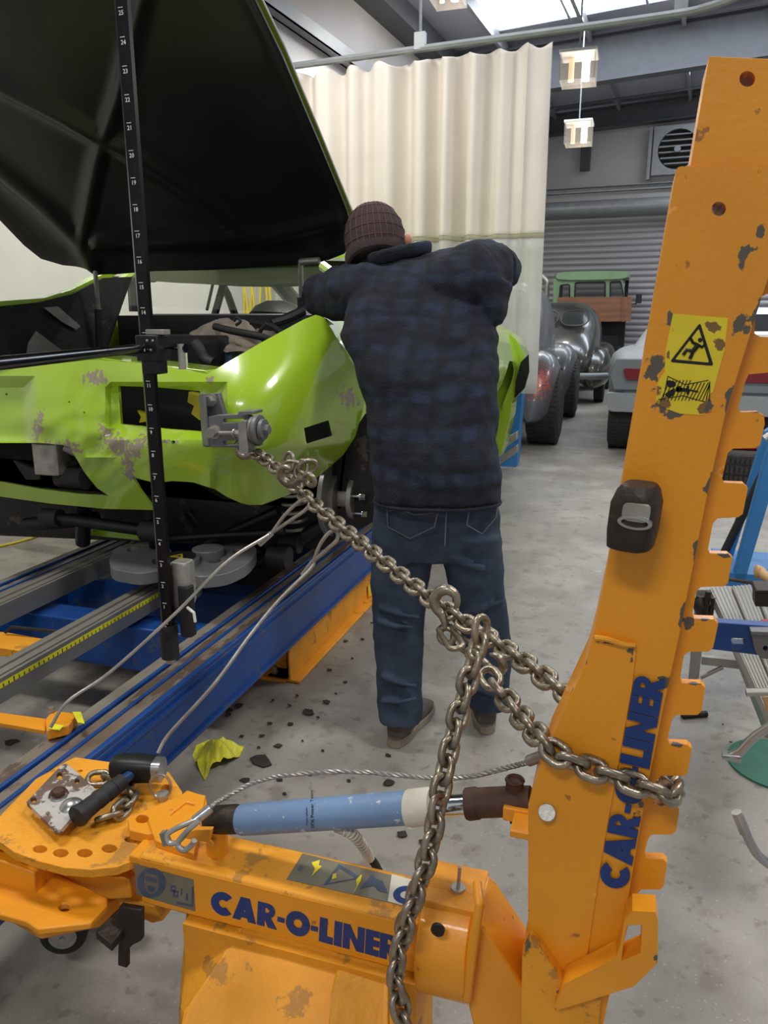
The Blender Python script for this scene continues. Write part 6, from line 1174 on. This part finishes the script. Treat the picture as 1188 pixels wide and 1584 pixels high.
# blue straight edge with clamp
Yb = 1.75
t = thing('blue_bar', aY(1150, 990, Yb), 'slotted dark blue steel bar with a grey clamp crossing the platform behind a tower tooth', 'bar')
bm = nb(); slab(bm, [(1095, 962), (1240, 972), (1240, 1022), (1095, 1004)], [rounded([(1131, 987), (1152, 988), (1152, 997), (1131, 996)], 3)], pY(Yb), (0, .03, 0)); ob('bar_body', bm, 'blue_paint', t, bev=.002)
bm = nb(); slab(bm, rounded([(1162, 977), (1240, 982), (1240, 1030), (1178, 1018), (1168, 1008)], 4), [circ(1184, 1003, 4, 12)], pY(Yb-.015), (0, .012, 0)); slab(bm, [(1162, 977), (1240, 979), (1240, 984), (1162, 982)], [], pY(Yb-.03), (0, .05, 0)); ob('bar_clamp', bm, 'greycast', t, bev=.002)
def item(name, bm, m_, label, cat, p, **k): return tag(ob(name, bm, m_, org=p, **k), label, cat)
bm = nb(); p = aZ(1180, 966, zpl+.02); slab(bm, [(1168, 966), (1178, 957), (1240, 957), (1240, 968)], [], pZ(zpl+.05), (0, 0, -.045)); item('red_case', bm, 'pink', 'red plastic piece lying on the platform just behind the blue bar', 'case', aZ(1180, 966, zpl), bev=.004)
bm = nb(); slab(bm, [(1168, 916), (1240, 918), (1240, 942), (1168, 938)], [], pY(2.35), (0, .06, 0)); slab(bm, [(1170, 913), (1240, 914), (1240, 919), (1168, 917)], [], pY(2.34), (0, .09, 0)); item('steel_block', bm, 'darksteel', 'dark square steel block standing on the platform at the right edge', 'block', aY(1180, 940, 2.35), bev=.002)
bm = nb(); tube(bm, smooth_path([aY(1167, 884, 2.5), aY(1176, 885, 2.5), aY(1186, 893, 2.48), aY(1220, 912, 2.45)], 6), [.012, .018, .021, .021, .02, .019, .018, .017, .016, .016, .015, .015, .015, .015, .015, .015, .015, .015, .015], 16); item('wooden_handle', bm, 'handlewood', 'pale wooden tool handle above the dark block at the right edge', 'handle', aY(1190, 895, 2.48))
bm = nb(); tube(bm, [aY(1128, 896, 2.5), aY(1230, 912, 2.45)], .006, 8); item('long_rod', bm, 'darksteel', 'thin dark rod running to the right under the wooden handle', 'rod', aY(1170, 903, 2.48))
def pipe(name, P, Y, r, m_, label):
    pts = smooth_path([aY(x, y, Y) for x, y in P], 6); bm = nb(); tube(bm, pts, r, 18); t_ = thing(name, pts[0], label, 'pipe'); ob('pipe_wall', bm, m_, t_); return t_, pts
t_, pts = pipe('steel_pipe', [(1154, 1071), (1200, 1070), (1250, 1068)], 1.6, .0085, 'zinc', 'short straight steel pipe end pointing left over the platform')
bm = nb(); d_ = (pts[1]-pts[0]).normalized(); cyl(bm, pts[0]-d_*.0005, pts[0]+d_*.001, .0065, n=18); ob('bore_shade_disc', bm, 'hole', t_)  # black disc on the closed end paints the shade of the bore
bm = nb(); slab(bm, rounded([(1180, 1078), (1240, 1075), (1240, 1110), (1186, 1104)], 5), [], pY(1.68), (0, .03, 0)); item('wood_block', bm, 'handlewood', 'small tan wooden block below the straight steel pipe', 'block', aY(1190, 1095, 1.68), bev=.003)
t_, pts = pipe('flat_ended_lever', [(1130, 1170), (1145, 1162), (1160, 1146), (1178, 1132), (1205, 1118), (1240, 1112)], 1.45, .0085, 'steel', 'curved steel lever with a flattened tip above the green mat')
bm = nb(); box(bm, aY(1131, 1171, 1.45), (.034, .02, .008), M.Rotation(.1, 3, 'Y')); box(bm, aY(1131, 1167, 1.45), (.03, .02, .005), M.Rotation(-.1, 3, 'Y')); ob('flat_tip', bm, 'steel', t_, bev=.001)
t_, pts = pipe('bent_tube', [(1142, 1260), (1150, 1278), (1160, 1302), (1175, 1325), (1205, 1345), (1250, 1355)], 1.3, .008, 'steel', 'bent bright steel rod rising from the lower right edge')
bm = nb(); tube(bm, [aY(1139, 1256, 1.3), aY(1152, 1288, 1.3)], .0095, 6); ob('hexagon_end', bm, 'zinc', t_)
bm = nb(); c_ = aZ(1205, 1185, .0); slab(bm, circ(c_.x+.0, c_.y, .16, 48), [], lambda x, y: V((x, y, .0)), (0, 0, .008)); item('green_mat', bm, 'green_mat', 'round green mat lying on the floor at the right edge', 'mat', c_)
